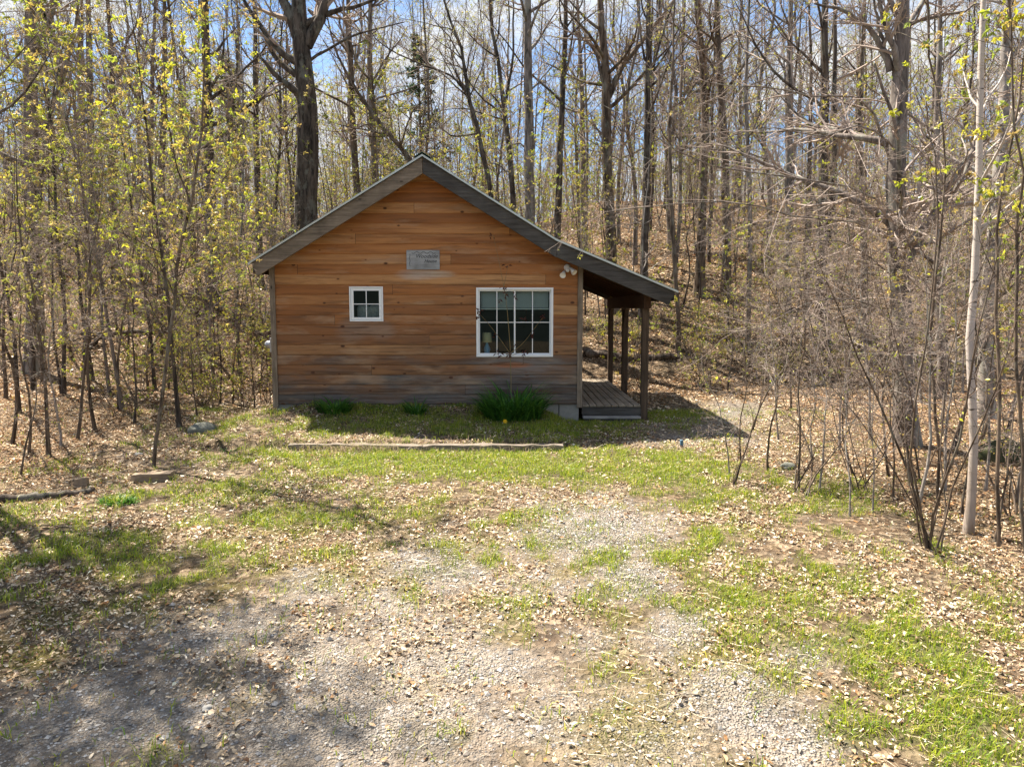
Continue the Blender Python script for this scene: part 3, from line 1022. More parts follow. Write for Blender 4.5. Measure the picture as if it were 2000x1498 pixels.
gnd = build('ground', g, ground_mat(), None, True)
tag(gnd, 'leaf strewn clearing floor with worn gravel, moss and grass patches', None, None, 'structure')

hx = np.linspace(-220, 220, 90); hy = np.linspace(-200, -45, 40)  # ridge added out of view behind the camera, darkens the window reflections
HX, HY = np.meshgrid(hx, hy)
HZ = -2 + 14 * sm(HY, -50, -150) * (.7 + .6 * fbm(HX * .012, HY * .012, 71)) + 1.5 * (fbm(HX * .12, HY * .12, 72) - .5)
g = Geo(); g.verts(np.stack([HX.ravel(), HY.ravel(), HZ.ravel()], 1))
i = np.arange(39)[:, None] * 90 + np.arange(89)[None]
g.quads(np.stack([i, i + 1, i + 91, i + 90], -1).reshape(-1, 4))
tag(build('unseen_hills', g, plain('unseen_hill_dark', (.03, .036, .03), .95, .1, 0, .6, .4, .8), None, True), 'unseen dark ridge added behind the camera to darken the window reflections', None, None, 'structure')

RG = np.random.default_rng(77)
CABIN_BOX = (WX0, px0 + .1, DW + .0, 18.8)


def sample(n, y0, y1, k=.84, xmax=40):
    y = np.sqrt(RG.random(n) * (y1 ** 2 - y0 ** 2) + y0 ** 2)
    x = (RG.random(n) * 2 - 1) * np.minimum(y * k + .8, xmax)
    ok = ~((x > CABIN_BOX[0]) & (x < CABIN_BOX[1]) & (y > CABIN_BOX[2]) & (y < CABIN_BOX[3]))
    return x[ok], y[ok]


def litter_cols(n, rng):
    pal = np.array([(.58, .45, .29), (.68, .56, .40), (.44, .31, .18), (.30, .175, .085), (.17, .095, .05), (.74, .65, .52), (.52, .41, .28), (.38, .20, .08), (.10, .06, .035)])
    p = np.array([.17, .17, .14, .12, .11, .08, .12, .04, .05])
    c = pal[rng.choice(len(pal), n, p=p)]
    return np.clip(c * (0.75 + .5 * rng.random((n, 1))), 0, .8)


lg = Geo()
for (y0, y1, dens, smin, smax) in ((2.6, 7.5, 2600, .008, .056), (7.5, 14.5, 1350, .018, .068), (14.5, 26, 300, .04, .12), (26, 48, 90, .09, .18)):
    area = .84 * (y1 ** 2 - y0 ** 2)
    x, y = sample(int(area * dens), y0, y1)
    z = G(x, y)
    gr, gv, ms, iw = masks(x, y, z)
    clump = fbm(x * 1.7, y * 1.7, 61, 3)
    pr = np.clip((1 - .70 * gr) * (1 - .88 * gv) * (1 - .35 * ms), .05, 1) * np.clip(.34 + .9 * iw + (clump - .44) * 3.2, .05, 1)
    keep = RG.random(len(x)) < pr
    x, y, z, gv, iw = x[keep], y[keep], z[keep], gv[keep], iw[keep]
    n = len(x)
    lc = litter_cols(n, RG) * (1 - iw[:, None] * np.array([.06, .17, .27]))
    a = RG.random(n) * 2 * PI
    L = (smin + (smax - smin) * RG.random(n) ** 2.6)[:, None]
    tilt = RG.normal(0, .34, n)
    ax = np.stack([np.cos(a) * np.cos(tilt), np.sin(a) * np.cos(tilt), np.sin(tilt)], 1) * L
    roll = RG.normal(0, .42, n)
    b0 = np.stack([-np.sin(a), np.cos(a), np.zeros(n)], 1)
    nn = np.cross(ax / L, b0)
    wd = (b0 * np.cos(roll)[:, None] + nn * np.sin(roll)[:, None]) * L * (.45 + .35 * RG.random((n, 1)))
    pz = np.stack([x, y, z + .003 + .024 * RG.random(n)], 1)
    if y1 < 15:
        nr_ = np.cross(ax, wd); nr_ /= np.linalg.norm(nr_, axis=1, keepdims=True); nr_ *= np.sign(nr_[:, 2:3])
        lg.oval_leaves(pz, ax, wd * (.55 + .75 * RG.random((n, 1))), nr_, RG.normal(.05, .13, (n, 1)), RG.normal(.25, .55, (n, 1)), 0, lc)
    else:
        lg.leaves(pz - ax * .5, ax, wd, RG.normal(0.05, .16, (n, 1)), 0, lc)
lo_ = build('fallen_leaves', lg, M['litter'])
tag(lo_, 'dry tan and brown fallen leaves scattered over the clearing and woods', None, None, 'stuff')

# grass blades
gg = Geo()


def blades(x, y, z, h, w, lean, col, G_, seg=2):
    n = len(x)
    a = RG.random(n) * 2 * PI
    d = np.stack([np.cos(a), np.sin(a), np.zeros(n)], 1)
    sd = np.stack([-np.sin(a + .6), np.cos(a + .6), np.zeros(n)], 1) * w[:, None] / 2
    b = np.stack([x, y, z - .01], 1)
    up = np.array([0, 0, 1.0])
    m_ = b + up * (h * .6)[:, None] + d * (h * lean * .3)[:, None]
    t = b + up * (h * (1 - .25 * lean))[:, None] + d * (h * lean)[:, None]
    v = np.stack([b - sd, b + sd, m_ + sd * .8, m_ - sd * .8, t], 1)
    s = G_.verts(v.reshape(-1, 3), np.repeat(col, 5, 0))
    q = s + np.arange(n)[:, None] * 5
    G_.quads(np.concatenate([q, q + 1, q + 2, q + 3], 1))
    G_.tris(np.concatenate([q + 3, q + 2, q + 4], 1))


for (y0, y1, dens) in ((2.6, 7.5, 3600), (7.5, 15, 2900)):
    area = .84 * (y1 ** 2 - y0 ** 2)
    x, y = sample(int(area * dens), y0, y1)
    z = G(x, y)
    gr, gv, ms, iw = masks(x, y, z)
    tuft = fbm(x * 6, y * 6, 44, 2)
    keep = RG.random(len(x)) < np.clip(gr * 1.2 + (tuft - .5) * 1.5 * gr, 0, 1) * (1 - .7 * gv)
    keep |= RG.random(len(x)) < .06 * (tuft > .60) * (1 - .8 * iw)
    x, y, z, gr, tuft = x[keep], y[keep], z[keep], gr[keep], tuft[keep]
    n = len(x)
    h = (.03 + .07 * RG.random(n)) * (.6 + 1.0 * tuft)
    pal = np.array([(.27, .35, .022), (.36, .41, .03), (.17, .27, .02), (.46, .44, .06), (.46, .39, .18), (.10, .19, .018)])
    c = pal[RG.choice(6, n, p=[.26, .25, .19, .14, .07, .09])] * (.75 + .5 * RG.random((n, 1)))
    blades(x, y, z, h, .004 + .005 * RG.random(n), .2 + .9 * RG.random(n), c, gg)
# dry tufts hanging over the landscape timber
n = 2600
tpx = np.concatenate([RG.normal(700, 55, 1500), RG.uniform(570, 1090, 1100)]); tx = (tpx - 1000) / F * 11.3
ty = 11.36 + RG.normal(0, .09, n)
blades(tx, ty, G(tx, ty) + .02, .05 + .13 * RG.random(n), .003 + .004 * RG.random(n), .5 + .7 * RG.random(n), np.array([(.52, .42, .30), (.42, .32, .22), (.34, .34, .06), (.24, .30, .03)])[RG.choice(4, n, p=[.42, .28, .15, .15])], gg)
go = build('grass', gg, M['leaf'])
tag(go, 'short spring grass in patches across the clearing', None, None, 'stuff')

# dry straw and moss strands
sg_ = Geo()
x, y = sample(60000, 2.6, 13.5)
z = G(x, y); gr, gv, ms, iw = masks(x, y, z)
keep = RG.random(len(x)) < np.clip(.10 + .9 * ms + .35 * gr + .5 * (fbm(x * 1.3, y * 1.3, 91) > .55), 0, 1)
x, y, z, ms = x[keep], y[keep], z[keep], ms[keep]
n = len(x); a = RG.random(n) * 2 * PI; L = .05 + .16 * RG.random(n) ** 2
d = np.stack([np.cos(a), np.sin(a), RG.normal(.08, .12, n)], 1)
p0 = np.stack([x, y, z + .008], 1)
bend = np.stack([-np.sin(a), np.cos(a), np.abs(RG.normal(0, .2, n))], 1) * (L * RG.normal(0, .10, n))[:, None]
pts = np.stack([p0, p0 + d * (L * .5)[:, None] + bend, p0 + d * L[:, None]], 1)
sc_ = np.array([(.46, .37, .24), (.34, .25, .155), (.22, .145, .085), (.52, .44, .31)])[RG.choice(4, n)]
sc_ = np.where((RG.random(n) < ms * .6)[:, None], np.array([.27, .24, .06]) * (.6 + .8 * RG.random((n, 1))), sc_)
sg_.tubes(pts, np.tile([.0015, .0014, .0007], (n, 1)) * (.6 + .8 * RG.random((n, 1))), 3, 0, sc_)
so = build('dry_straw', sg_, M['litter'])
tag(so, 'dry straw and broken stems lying on the ground', None, None, 'stuff')

# gravel
vg_ = Geo()
x, y = sample(170000, 2.6, 12.5)
z = G(x, y); gr, gv, ms, iw = masks(x, y, z)
keep = RG.random(len(x)) < np.clip(gv * 1.2, .04, 1)
x, y, z = x[keep], y[keep], z[keep]; n = len(x)
r = .005 + .011 * RG.random(n) ** 2.2 + (RG.random(n) > .985) * .022 * RG.random(n)
octv = np.array([(1, 0, 0), (0, 1, 0), (-1, 0, 0), (0, -1, 0), (0, 0, .6), (.5, .5, .35), (-.5, .6, .3), (0, 0, -.6)], float)
octv = octv[:5]
V = octv[None] * r[:, None, None] * (.7 + .6 * RG.random((n, 5, 3)))
ang = RG.random(n) * 2 * PI
ca, sa = np.cos(ang)[:, None], np.sin(ang)[:, None]
V = np.stack([V[..., 0] * ca - V[..., 1] * sa, V[..., 0] * sa + V[..., 1] * ca, V[..., 2]], -1) + np.stack([x, y, z + r * .2], 1)[:, None]
cs = np.array([(.38, .36, .34), (.30, .285, .27), (.19, .18, .17), (.50, .465, .42), (.36, .31, .26)])[RG.choice(5, n)] * (.7 + .5 * RG.random((n, 1)))
s = vg_.verts(V.reshape(-1, 3), np.repeat(cs, 5, 0))
q = s + np.arange(n)[:, None] * 5
for k in range(4):
    vg_.tris(np.concatenate([q + k, q + (k + 1) % 4, q + 4], 1))
vo_ = build('gravel', vg_, M['litter'])
tag(vo_, 'grey crushed stone gravel of the worn drive', None, None, 'stuff')

# ------------------------------------------------------------------ trees
def norm(a):
    return a / (np.linalg.norm(a, axis=-1, keepdims=True) + 1e-9)


def grow(rng, start, d, L, r0, n, up=.1, wob=.15, tip=.25):
    K = len(start)
    P = np.zeros((K, n, 3)); P[:, 0] = start
    d = norm(d)
    for i in range(1, n):
        d = norm(d + rng.normal(0, wob, (K, 3)) + np.array([0, 0, up]))
        P[:, i] = P[:, i - 1] + d * (L / (n - 1))[:, None]
    R = r0[:, None] * np.linspace(1, tip, n)[None]
    return P, R


def kids(rng, P, R, per, t0, t1, amin, amax, ratio, rr, n, up=.08, wob=.15, tip=.25, flat=0.0, Lmin=.05, taper=.6):
    K, m, _ = P.shape
    if K == 0: return np.zeros((0, n, 3)), np.zeros((0, n))
    idx = np.repeat(np.arange(K), per)
    t = t0 + (t1 - t0) * rng.random(len(idx))
    f = t * (m - 1); i = np.minimum(f.astype(int), m - 2); f = f - i
    a = P[idx, i]; b = P[idx, i + 1]
    pos = a + (b - a) * f[:, None]
    tan = norm(b - a)
    rad = R[idx, i] * (1 - f) + R[idx, i + 1] * f
    rv = rng.normal(0, 1, (len(idx), 3)); rv[:, 2] *= (1 - flat)
    perp = norm(rv - tan * (rv * tan).sum(1, keepdims=True))
    ang = np.radians(amin + (amax - amin) * rng.random(len(idx)))
    d = tan * np.cos(ang)[:, None] + perp * np.sin(ang)[:, None]
    Lp = np.linalg.norm(np.diff(P, axis=1), axis=2).sum(1)
    L = np.maximum(Lp[idx] * ratio * (1 - taper * t) * (.6 + .8 * rng.random(len(idx))), Lmin)
    r0 = np.minimum(rad * rr, .6 * rad + .002)
    return grow(rng, pos, d, L, r0, n, up, wob, tip)


def smooth_line(pts, n):
    pts = np.asarray(pts, float)
    d = np.concatenate([[0], np.cumsum(np.linalg.norm(np.diff(pts, axis=0), axis=1))])
    t = np.linspace(0, d[-1], n)
    # catmull-rom
    out = []
    for tt in t:
        k = min(np.searchsorted(d, tt, 'right') - 1, len(pts) - 2); k = max(k, 0)
        u = (tt - d[k]) / (d[k + 1] - d[k] + 1e-9)
        p0 = pts[max(k - 1, 0)]; p1 = pts[k]; p2 = pts[k + 1]; p3 = pts[min(k + 2, len(pts) - 1)]
        out.append(.5 * ((2 * p1) + (-p0 + p2) * u + (2 * p0 - 5 * p1 + 4 * p2 - p3) * u * u + (-p0 + 3 * p1 - 3 * p2 + p3) * u ** 3))
    return np.array(out)


PAL_YG = np.array([(.50, .50, .04), (.60, .56, .06), (.36, .42, .04), (.52, .40, .10), (.26, .32, .05), (.34, .25, .08)])
PAL_OL = np.array([(.36, .35, .06), (.42, .38, .09), (.28, .31, .05), (.46, .36, .14), (.24, .27, .05)])
PAL_DG = np.array([(.025, .055, .018), (.035, .07, .02), (.05, .085, .025)])


def add_leaves(rng, G_, P, per, tmin, size, pal, m, spread=.03, droop=.5, frac=1.0):
    K, n, _ = P.shape
    if K == 0 or per == 0: return
    sel = np.nonzero(rng.random(K) < frac)[0]
    idx = np.repeat(sel, per)
    N = len(idx)
    if N == 0: return
    t = tmin + (1 - tmin) * rng.random(N)
    f = t * (n - 1); i = np.minimum(f.astype(int), n - 2); f = (f - i)[:, None]
    pos = P[idx, i] * (1 - f) + P[idx, i + 1] * f + rng.normal(0, spread, (N, 3))
    L = size * (.6 + .8 * rng.random(N))
    d = rng.normal(0, 1, (N, 3)); d[:, 2] -= droop; d = norm(d)
    w = norm(np.cross(d, rng.normal(0, 1, (N, 3)))) * (L * .5)[:, None]
    c = pal[rng.choice(len(pal), N)] * (.8 + .4 * rng.random((N, 1)))
    G_.leaves(pos, d * L[:, None], w, .12, m, c)


def leaf_clusters(rng, G_, P, frac, per, size, pal, m):
    """whorls of young leaves at the twig ends"""
    K, n, _ = P.shape
    sel = np.nonzero(rng.random(K) < frac)[0]
    if len(sel) == 0: return
    c = P[sel, -1] * .85 + P[sel, -2] * .15
    sz = size * (.6 + .7 * rng.random(len(sel)))
    tint = pal[rng.choice(len(pal), len(sel))]
    idx = np.repeat(np.arange(len(sel)), per); N = len(idx)
    d = rng.normal(0, 1, (N, 3)); d[:, 2] -= .45; d = norm(d)
    L = sz[idx] * (.65 + .6 * rng.random(N))
    w_ = norm(np.cross(d, rng.normal(0, 1, (N, 3)))) * (L * .52)[:, None]
    G_.leaves(c[idx] + rng.normal(0, .008, (N, 3)), d * L[:, None], w_, .14, m, tint[idx] * (.8 + .4 * rng.random((N, 1))))


def tree_meshes(seed, trunk, rad, barkm, twigm, limbs=(), nl=10, t0=.35, t1=.98, lang=(35, 75), lratio=.32, per2=6, per3=5, leaf=0, lsize=.05, pal=PAL_YG, lfrac=.5,
                up=.06, sides=10, flat=0.0, lrr=.45, tw2=.45, tw3=.4, wob=.14, per4=0, flare=True, npt=16):
    """trunk polyline (local), radii; limbs = list of (polyline, r0)"""
    rng = np.random.default_rng(seed)
    TG = Geo(); CG = Geo()
    T = smooth_line(trunk, npt)
    T[1:-1] += rng.normal(0, .012, (npt - 2, 3)) * np.array([1, 1, 0])
    R = np.interp(np.linspace(0, 1, npt), np.linspace(0, 1, len(rad)), rad)
    if flare: R[0] *= 1.45; R[1] *= 1.08
    TG.tubes(T, R, sides)
    P1, R1 = [], []
    Lt = np.linalg.norm(np.diff(T, axis=0), axis=1).sum()
    for pl, r0 in limbs:
        q = smooth_line(pl, 10)
        q[1:] += rng.normal(0, .02, (9, 3))
        P1.append(q); R1.append(r0 * np.linspace(1, .3, 10))
    if nl:
        a, b = kids(rng, T[None], R[None], nl, t0, t1, lang[0], lang[1], lratio, lrr, 10, up, wob * .8, .2, flat)
        P1 += list(a); R1 += list(b)
    if P1:
        P1 = np.array(P1); R1 = np.array(R1)
        TG.tubes(P1, R1, max(4, sides - 4))
        P2, R2 = kids(rng, P1, R1, per2, .15, 1, 25, 65, tw2, .6, 6, up * .6, wob, .3, flat)
        CG.tubes(P2, np.maximum(R2, .0022), 4, 0)
        P3, R3 = kids(rng, P2, R2, per3, .15, 1, 25, 60, tw3, .65, 4, up * .4, wob, .5, flat)
        CG.tubes(P3, np.maximum(R3, .0018), 3, 0)
        if per4:
            P4, R4 = kids(rng, P3, R3, per4, .2, 1, 25, 60, .5, .7, 3, 0.02, wob, .6, flat)
            CG.tubes(P4, np.maximum(R4, .0014), 3, 0)
        else: P4 = P3
        if leaf: leaf_clusters(rng, CG, P4, lfrac * .55, leaf + 3, lsize * 1.1, pal, 1)
    tm = TG.mesh('trunk', [barkm], True)
    cm = CG.mesh('crown', [twigm, M['leaf']], False) if CG.n else None
    return tm, cm


def plant(name, label, cat, meshes, loc, rz=0.0, s=1.0, group=None, tilt=(0, 0), names=('trunk', 'crown')):
    r = thing(name, label, cat, loc, group, rz)
    r.scale = (s, s, s); r.rotation_euler = (tilt[0], tilt[1], rz)
    for nm, me in zip(names, meshes):
        if me is not None: obj(nm, me, r)
    return r


NORD = ['first', 'second', 'third', 'fourth', 'fifth', 'sixth', 'seventh', 'eighth', 'ninth', 'tenth', 'eleventh', 'twelfth', 'thirteenth', 'fourteenth', 'fifteenth', 'sixteenth',
        'seventeenth', 'eighteenth', 'nineteenth', 'twentieth', 'twenty-first', 'twenty-second', 'twenty-third', 'twenty-fourth', 'twenty-fifth', 'twenty-sixth', 'twenty-seventh',
        'twenty-eighth', 'twenty-ninth', 'thirtieth', 'thirty-first', 'thirty-second', 'thirty-third', 'thirty-fourth', 'thirty-fifth', 'thirty-sixth', 'thirty-seventh', 'thirty-eighth', 'thirty-ninth', 'fortieth'] + ['forty-' + w_ for w_ in ('first', 'second', 'third', 'fourth', 'fifth', 'sixth', 'seventh', 'eighth', 'ninth')]


def traced(name, label, cat, D, pix, wpx, barkm, twigm, limbs=(), seed=1, htop=15.0, Dlist=None, **kw):
    """a tree whose visible trunk was measured on the photograph; it stands on the terrain and goes on above the frame to htop metres"""
    pts = [W(px, py, D) for px, py in pix]
    # base on the ground
    b = pts[0]
    base = np.array([b[0], D, gz(b[0], D)])
    line = [base - np.array([0, 0, .15])]
    for p in pts:
        if p[2] > base[2] + .5: line.append(p)
    last = line[-1]; prev = line[-2]
    if last[2] < htop:
        d = norm(last - prev); d = norm(d * .6 + np.array([0, 0, .6]))
        line.append(last + d * (htop - last[2]))
    line = np.array(line) - base
    w = wpx * D / F
    rad = [w * .56, w * .5, w * .45, w * .36, w * .22, .02]
    LL = []
    for pl, lw in limbs:
        q = [W(a, b_, D + (dd[0] if dd else 0)) for a, b_, *dd in pl]
        LL.append((np.array(q) - base, lw * D / F / 2))
    me = tree_meshes(seed, line, rad, barkm, twigm, LL, **kw)
    return plant(name, label, cat, me, base)


B = M
NAMED = []
bare = dict(nl=14, t0=.45, lratio=.28, per2=7, per3=6, leaf=1, lsize=.05, pal=PAL_OL, lfrac=.35)
traced('maple_tree', 'thick dark old tree with mossy bark forking high above the cabin roof left slope', 'tree', 23, [(598, 440), (600, 330), (601, 240), (598, 170), (590, 95)], 44, B['bark_dark'], B['twig'],
       [([(592, 130), (575, 120), (540, 95), (500, 40), (465, -20)], 16), ([(590, 95), (570, 40), (545, -20), (520, -120)], 26), ([(598, 90), (620, 50), (640, 0), (655, -90)], 24),
        ([(604, 120), (660, 85), (720, 60), (790, 45)], 6), ([(605, 190), (560, 245), (535, 260)], 5)], seed=11, htop=17, **{**bare, 'sides': 14})
traced('straight_tree', 'straight grey trunk with clean bark rising just right of the roof peak', 'tree', 22.5, [(1035, 440), (1033, 300), (1032, 200), (1031, 100), (1031, 0)], 21, B['bark_grey'], B['twig'],
       [([(1034, 180), (1060, 150), (1085, 120), (1100, 80)], 4), ([(1031, 290), (1010, 280), (985, 290), (960, 300)], 4)], seed=12, htop=18, **{**bare, 't0': .55})
traced('dark_tree', 'slim dark trunk second right of the roof peak, nearly upright', 'tree', 24, [(1087, 470), (1091, 390), (1097, 200), (1103, 90), (1104, 0)], 14, B['bark_dark'], B['twig'],
       [([(1097, 170), (1110, 120), (1118, 60), (1122, 0)], 6)], seed=13, htop=17, **bare)
traced('forked_tree', 'tree splitting into a wide v above the porch roof', 'tree', 24.5, [(1196, 520), (1190, 400), (1185, 300), (1185, 180), (1178, 80), (1172, 0)], 21, B['bark_brown'], B['twig'],
       [([(1190, 185), (1205, 150), (1230, 110), (1255, 80), (1320, 0), (1350, -60)], 13), ([(1180, 170), (1165, 110), (1150, 85), (1125, 65)], 8)], seed=14, htop=17, **bare)
traced('porch_side_tree', 'slender straight trunk directly behind the porch post tops, knotty dark bark', 'tree', 23, [(1258, 540), (1261, 400), (1265, 200), (1266, 60), (1267, -20)], 15, B['bark_dark'], B['twig'],
       [([(1262, 170), (1285, 95), (1300, 50), (1320, -10)], 7), ([(1262, 120), (1252, 80), (1247, 0)], 5)], seed=15, htop=16, **bare)
traced('bent_tree', 'crooked dark stem bending left above the roof, right of the peak', 'tree', 23, [(960, 380), (950, 340), (938, 270), (915, 190), (905, 110), (878, 40), (862, -20)], 11, B['bark_dark'], B['twig'],
       [([(918, 185), (880, 150), (800, 115), (740, 85), (720, 55)], 5), ([(935, 260), (880, 265), (830, 215)], 4)], seed=16, htop=14, **bare)
traced('wavy_tree', 'thin wavy dark trunk touching the roof, between the crooked stem and the straight grey trunk', 'tree', 23.5, [(1004, 420), (998, 330), (985, 220), (975, 140), (962, 60), (955, -20)], 12, B['bark_dark'], B['twig'],
       [([(985, 220), (1000, 120), (1003, 40), (1000, -40)], 7), ([(1000, 340), (960, 320), (930, 330)], 3)], seed=17, htop=15, **bare)
traced('leaning_tree', 'trunk leaning strongly to the left behind the roof peak', 'tree', 26, [(800, 310), (780, 285), (740, 240), (705, 190), (680, 150), (660, 110), (640, 40)], 12, B['bark_brown'], B['twig'],
       [([(690, 160), (680, 100), (672, 30), (668, -40)], 7), ([(735, 235), (728, 180), (722, 90), (726, 0)], 7)], seed=18, htop=13, **bare)
traced('slender_tree', 'grey upright trunk left of the roof peak behind the leaning one', 'tree', 27, [(735, 370), (727, 250), (722, 130), (724, 0)], 14, B['bark_grey'], B['twig'], seed=19, htop=18, **bare)
traced('grey_tree', 'brown upright trunk between the thick forked tree and the roof peak', 'tree', 27, [(697, 380), (690, 260), (685, 150), (680, 0)], 14, B['bark_brown'], B['twig'], seed=20, htop=18, **bare)
traced('woodland_tree', 'tall brown trunk behind the far end of the porch, first of a leaning pair', 'tree', 25, [(1368, 500), (1372, 380), (1378, 230), (1370, 100), (1360, 0)], 17, B['bark_brown'], B['twig'],
       [([(1376, 200), (1366, 110), (1362, 20)], 8)], seed=21, htop=17, **bare)
traced('woodland_tree', 'tall brown trunk right of the leaning pair over the porch end', 'tree', 25, [(1420, 500), (1417, 380), (1412, 230), (1404, 100), (1398, 0)], 16, B['bark_brown'], B['twig'],
       [([(1412, 190), (1450, 130), (1490, 80), (1530, 40)], 7)], seed=22, htop=17, **bare)
traced('woodland_tree', 'slim grey trunk standing halfway between the porch and the right hand maple', 'tree', 22, [(1538, 560), (1540, 400), (1543, 200), (1545, 0)], 14, B['bark_grey'], B['twig'], seed=23, htop=16, **bare)
traced('twin_trunk_tree', 'dark twin trunked tree behind the bare branches left of the large maple', 'tree', 19, [(1603, 610), (1606, 420), (1610, 200), (1612, 0)], 20, B['bark_dark'], B['twig'],
       [([(1615, 480), (1630, 300), (1632, 120), (1630, -30)], 15)], seed=24, htop=15, **bare)
lim = [([(1738, 140), (1715, 80), (1680, 40), (1645, 20), (1590, 5)], 12.8), ([(1765, 50), (1800, 40), (1850, 30), (1915, 8)], 9.3), ([(1742, 130), (1730, 90), (1712, 30), (1705, -40)], 8.5),
       ([(1745, 330), (1690, 200, -.3), (1600, 190, -.6), (1500, 170, -.9), (1380, 160, -1.2)], 5.0),
       ([(1750, 420), (1680, 370, -.4), (1560, 350, -.8), (1440, 335, -1.0), (1330, 300, -1.2), (1180, 205, -1.4)], 4.3),
       ([(1752, 480), (1690, 440, -.4), (1560, 420, -1.0), (1400, 395, -1.3), (1180, 412, -1.6)], 3.7),
       ([(1752, 300), (1690, 250, -.8), (1600, 265, -1.5), (1490, 250, -2.0), (1400, 280, -2.2)], 3.7),
       ([(1755, 560), (1700, 500, -.5), (1620, 470, -1.0), (1500, 480, -1.5), (1400, 460, -1.8)], 3.4),
       ([(1757, 640), (1690, 590, -.5), (1580, 590, -1.0), (1480, 640, -1.4), (1370, 660, -1.6)], 3.4),
       ([(1758, 600), (1810, 540, -.5), (1880, 480, -1.0), (1960, 440, -1.4)], 3.1), ([(1755, 430), (1830, 340, .6), (1900, 300, 1.2)], 3.1),
       ([(1768, 330), (1810, 310), (1860, 230, .3), (1920, 210, .6)], 2.5)]
traced('maple_tree', 'grey maple with wide bare limbs on the right side of the clearing', 'tree', 11.6, [(1772, 872), (1768, 780), (1760, 600), (1753, 430), (1752, 300), (1757, 160), (1762, 60), (1764, 0)], 38, B['bark_grey'], B['twig_pale'],
       lim, seed=31, htop=11, nl=14, t0=.25, t1=.95, lratio=.30, per2=11, per3=7, per4=3, leaf=1, lsize=.035, pal=PAL_OL, lfrac=.08, up=.03, flat=.45, sides=14, tw2=.42)
traced('birch_tree', 'white barked birch leaning slightly right at the right edge of the clearing', 'tree', 7.7, [(1890, 1042), (1900, 900), (1894, 700), (1905, 480), (1912, 330), (1916, 150), (1918, 0)], 14.5, B['bark_birch'], B['twig'],
       [([(1905, 480), (1930, 400), (1960, 330), (1990, 250)], 3), ([(1914, 200), (1850, 130), (1800, 60)], 2.5)], seed=32, htop=8.5, nl=12, t0=.35, lratio=.22, per2=6, per3=5, leaf=2, lsize=.045, lfrac=.25, sides=12)
traced('woodland_tree', 'grey trunk standing behind the white birch at the right edge', 'tree', 13.5, [(1930, 775), (1925, 640), (1945, 400), (1960, 200), (1970, 0)], 27, B['bark_pale'], B['twig_pale'],
       seed=33, htop=11, nl=12, t0=.3, lratio=.3, per2=8, per3=6, leaf=1, lsize=.04, lfrac=.12, flat=.3)
traced('woodland_tree', 'slim grey trunk between the large maple and the birch, set back in the woods', 'tree', 16, [(1840, 720), (1832, 560), (1828, 300), (1835, 100), (1835, 0)], 15, B['bark_grey'], B['twig_pale'],
       seed=34, htop=12, nl=14, t0=.25, lratio=.3, per2=7, per3=6, leaf=1, lsize=.04, lfrac=.1)
traced('maple_tree', 'broad grey trunk at the far left edge of the woods', 'tree', 18.5, [(66, 722), (68, 620), (64, 420), (60, 220), (62, 60), (60, 0)], 29, B['bark_grey'], B['twig'],
       seed=35, htop=15, nl=18, t0=.3, lratio=.3, per2=8, per3=6, per4=2, leaf=2, lsize=.05, pal=PAL_OL, lfrac=.4, sides=12)
traced('ivy_tree', 'upright trunk wrapped in young leaves left of the thick forked tree', 'tree', 24, [(412, 450), (410, 330), (405, 180), (402, 60), (400, 0)], 20, B['bark_dark'], B['twig'],
       seed=36, htop=17, **{**bare, 'leaf': 3, 'lfrac': .5, 't0': .25})
traced('woodland_tree', 'pale straight trunk seen through the leafy thicket left of centre', 'tree', 25, [(183, 545), (180, 430), (176, 200), (172, 0)], 15, B['bark_grey'], B['twig'], seed=37, htop=17, **{**bare, 'leaf': 2, 't0': .3})
traced('woodland_tree', 'narrow trunk against the bright sky gap in the upper left', 'tree', 27, [(222, 470), (222, 300), (218, 120), (210, 0)], 13, B['bark_brown'], B['twig'], seed=38, htop=17, **bare)
traced('woodland_tree', 'thin trunk just right of the sky gap in the upper left', 'tree', 26, [(318, 480), (316, 330), (322, 150), (320, 0)], 13, B['bark_brown'], B['twig'], seed=39, htop=17, **bare)
traced('woodland_tree', 'slim dark trunk between the leaf wrapped trunk and the thick forked tree', 'tree', 27, [(505, 430), (500, 250), (497, 0)], 12, B['bark_dark'], B['twig'], seed=40, htop=17, **bare)
traced('woodland_tree', 'slim trunk above the porch roof between the second dark trunk and the v tree', 'tree', 29, [(1140, 480), (1138, 300), (1135, 150), (1128, 0)], 12, B['bark_grey'], B['twig'], seed=41, htop=17, **bare)
traced('woodland_tree', 'thin crooked trunk beyond the porch end, right of the porch post tops', 'tree', 21, [(1325, 640), (1318, 520), (1308, 300), (1312, 150), (1318, 0)], 8, B['bark_brown'], B['twig'], seed=42, htop=13, **bare)
traced('woodland_tree', 'thin trunk in the slope woods above the gravel path', 'tree', 21, [(1462, 600), (1465, 420), (1458, 200), (1462, 0)], 9, B['bark_grey'], B['twig'], seed=43, htop=14, **bare)
traced('woodland_tree', 'narrow brown trunk left of the dark twin trunked tree', 'tree', 23, [(1575, 560), (1580, 350), (1585, 150), (1580, 0)], 9, B['bark_brown'], B['twig'], seed=44, htop=14, **bare)
traced('woodland_tree', 'narrow trunk right of the dark twin trunked tree, behind the maple limbs', 'tree', 21, [(1690, 600), (1686, 420), (1680, 220), (1690, 0)], 12, B['bark_brown'], B['twig'], seed=45, htop=14, **bare)

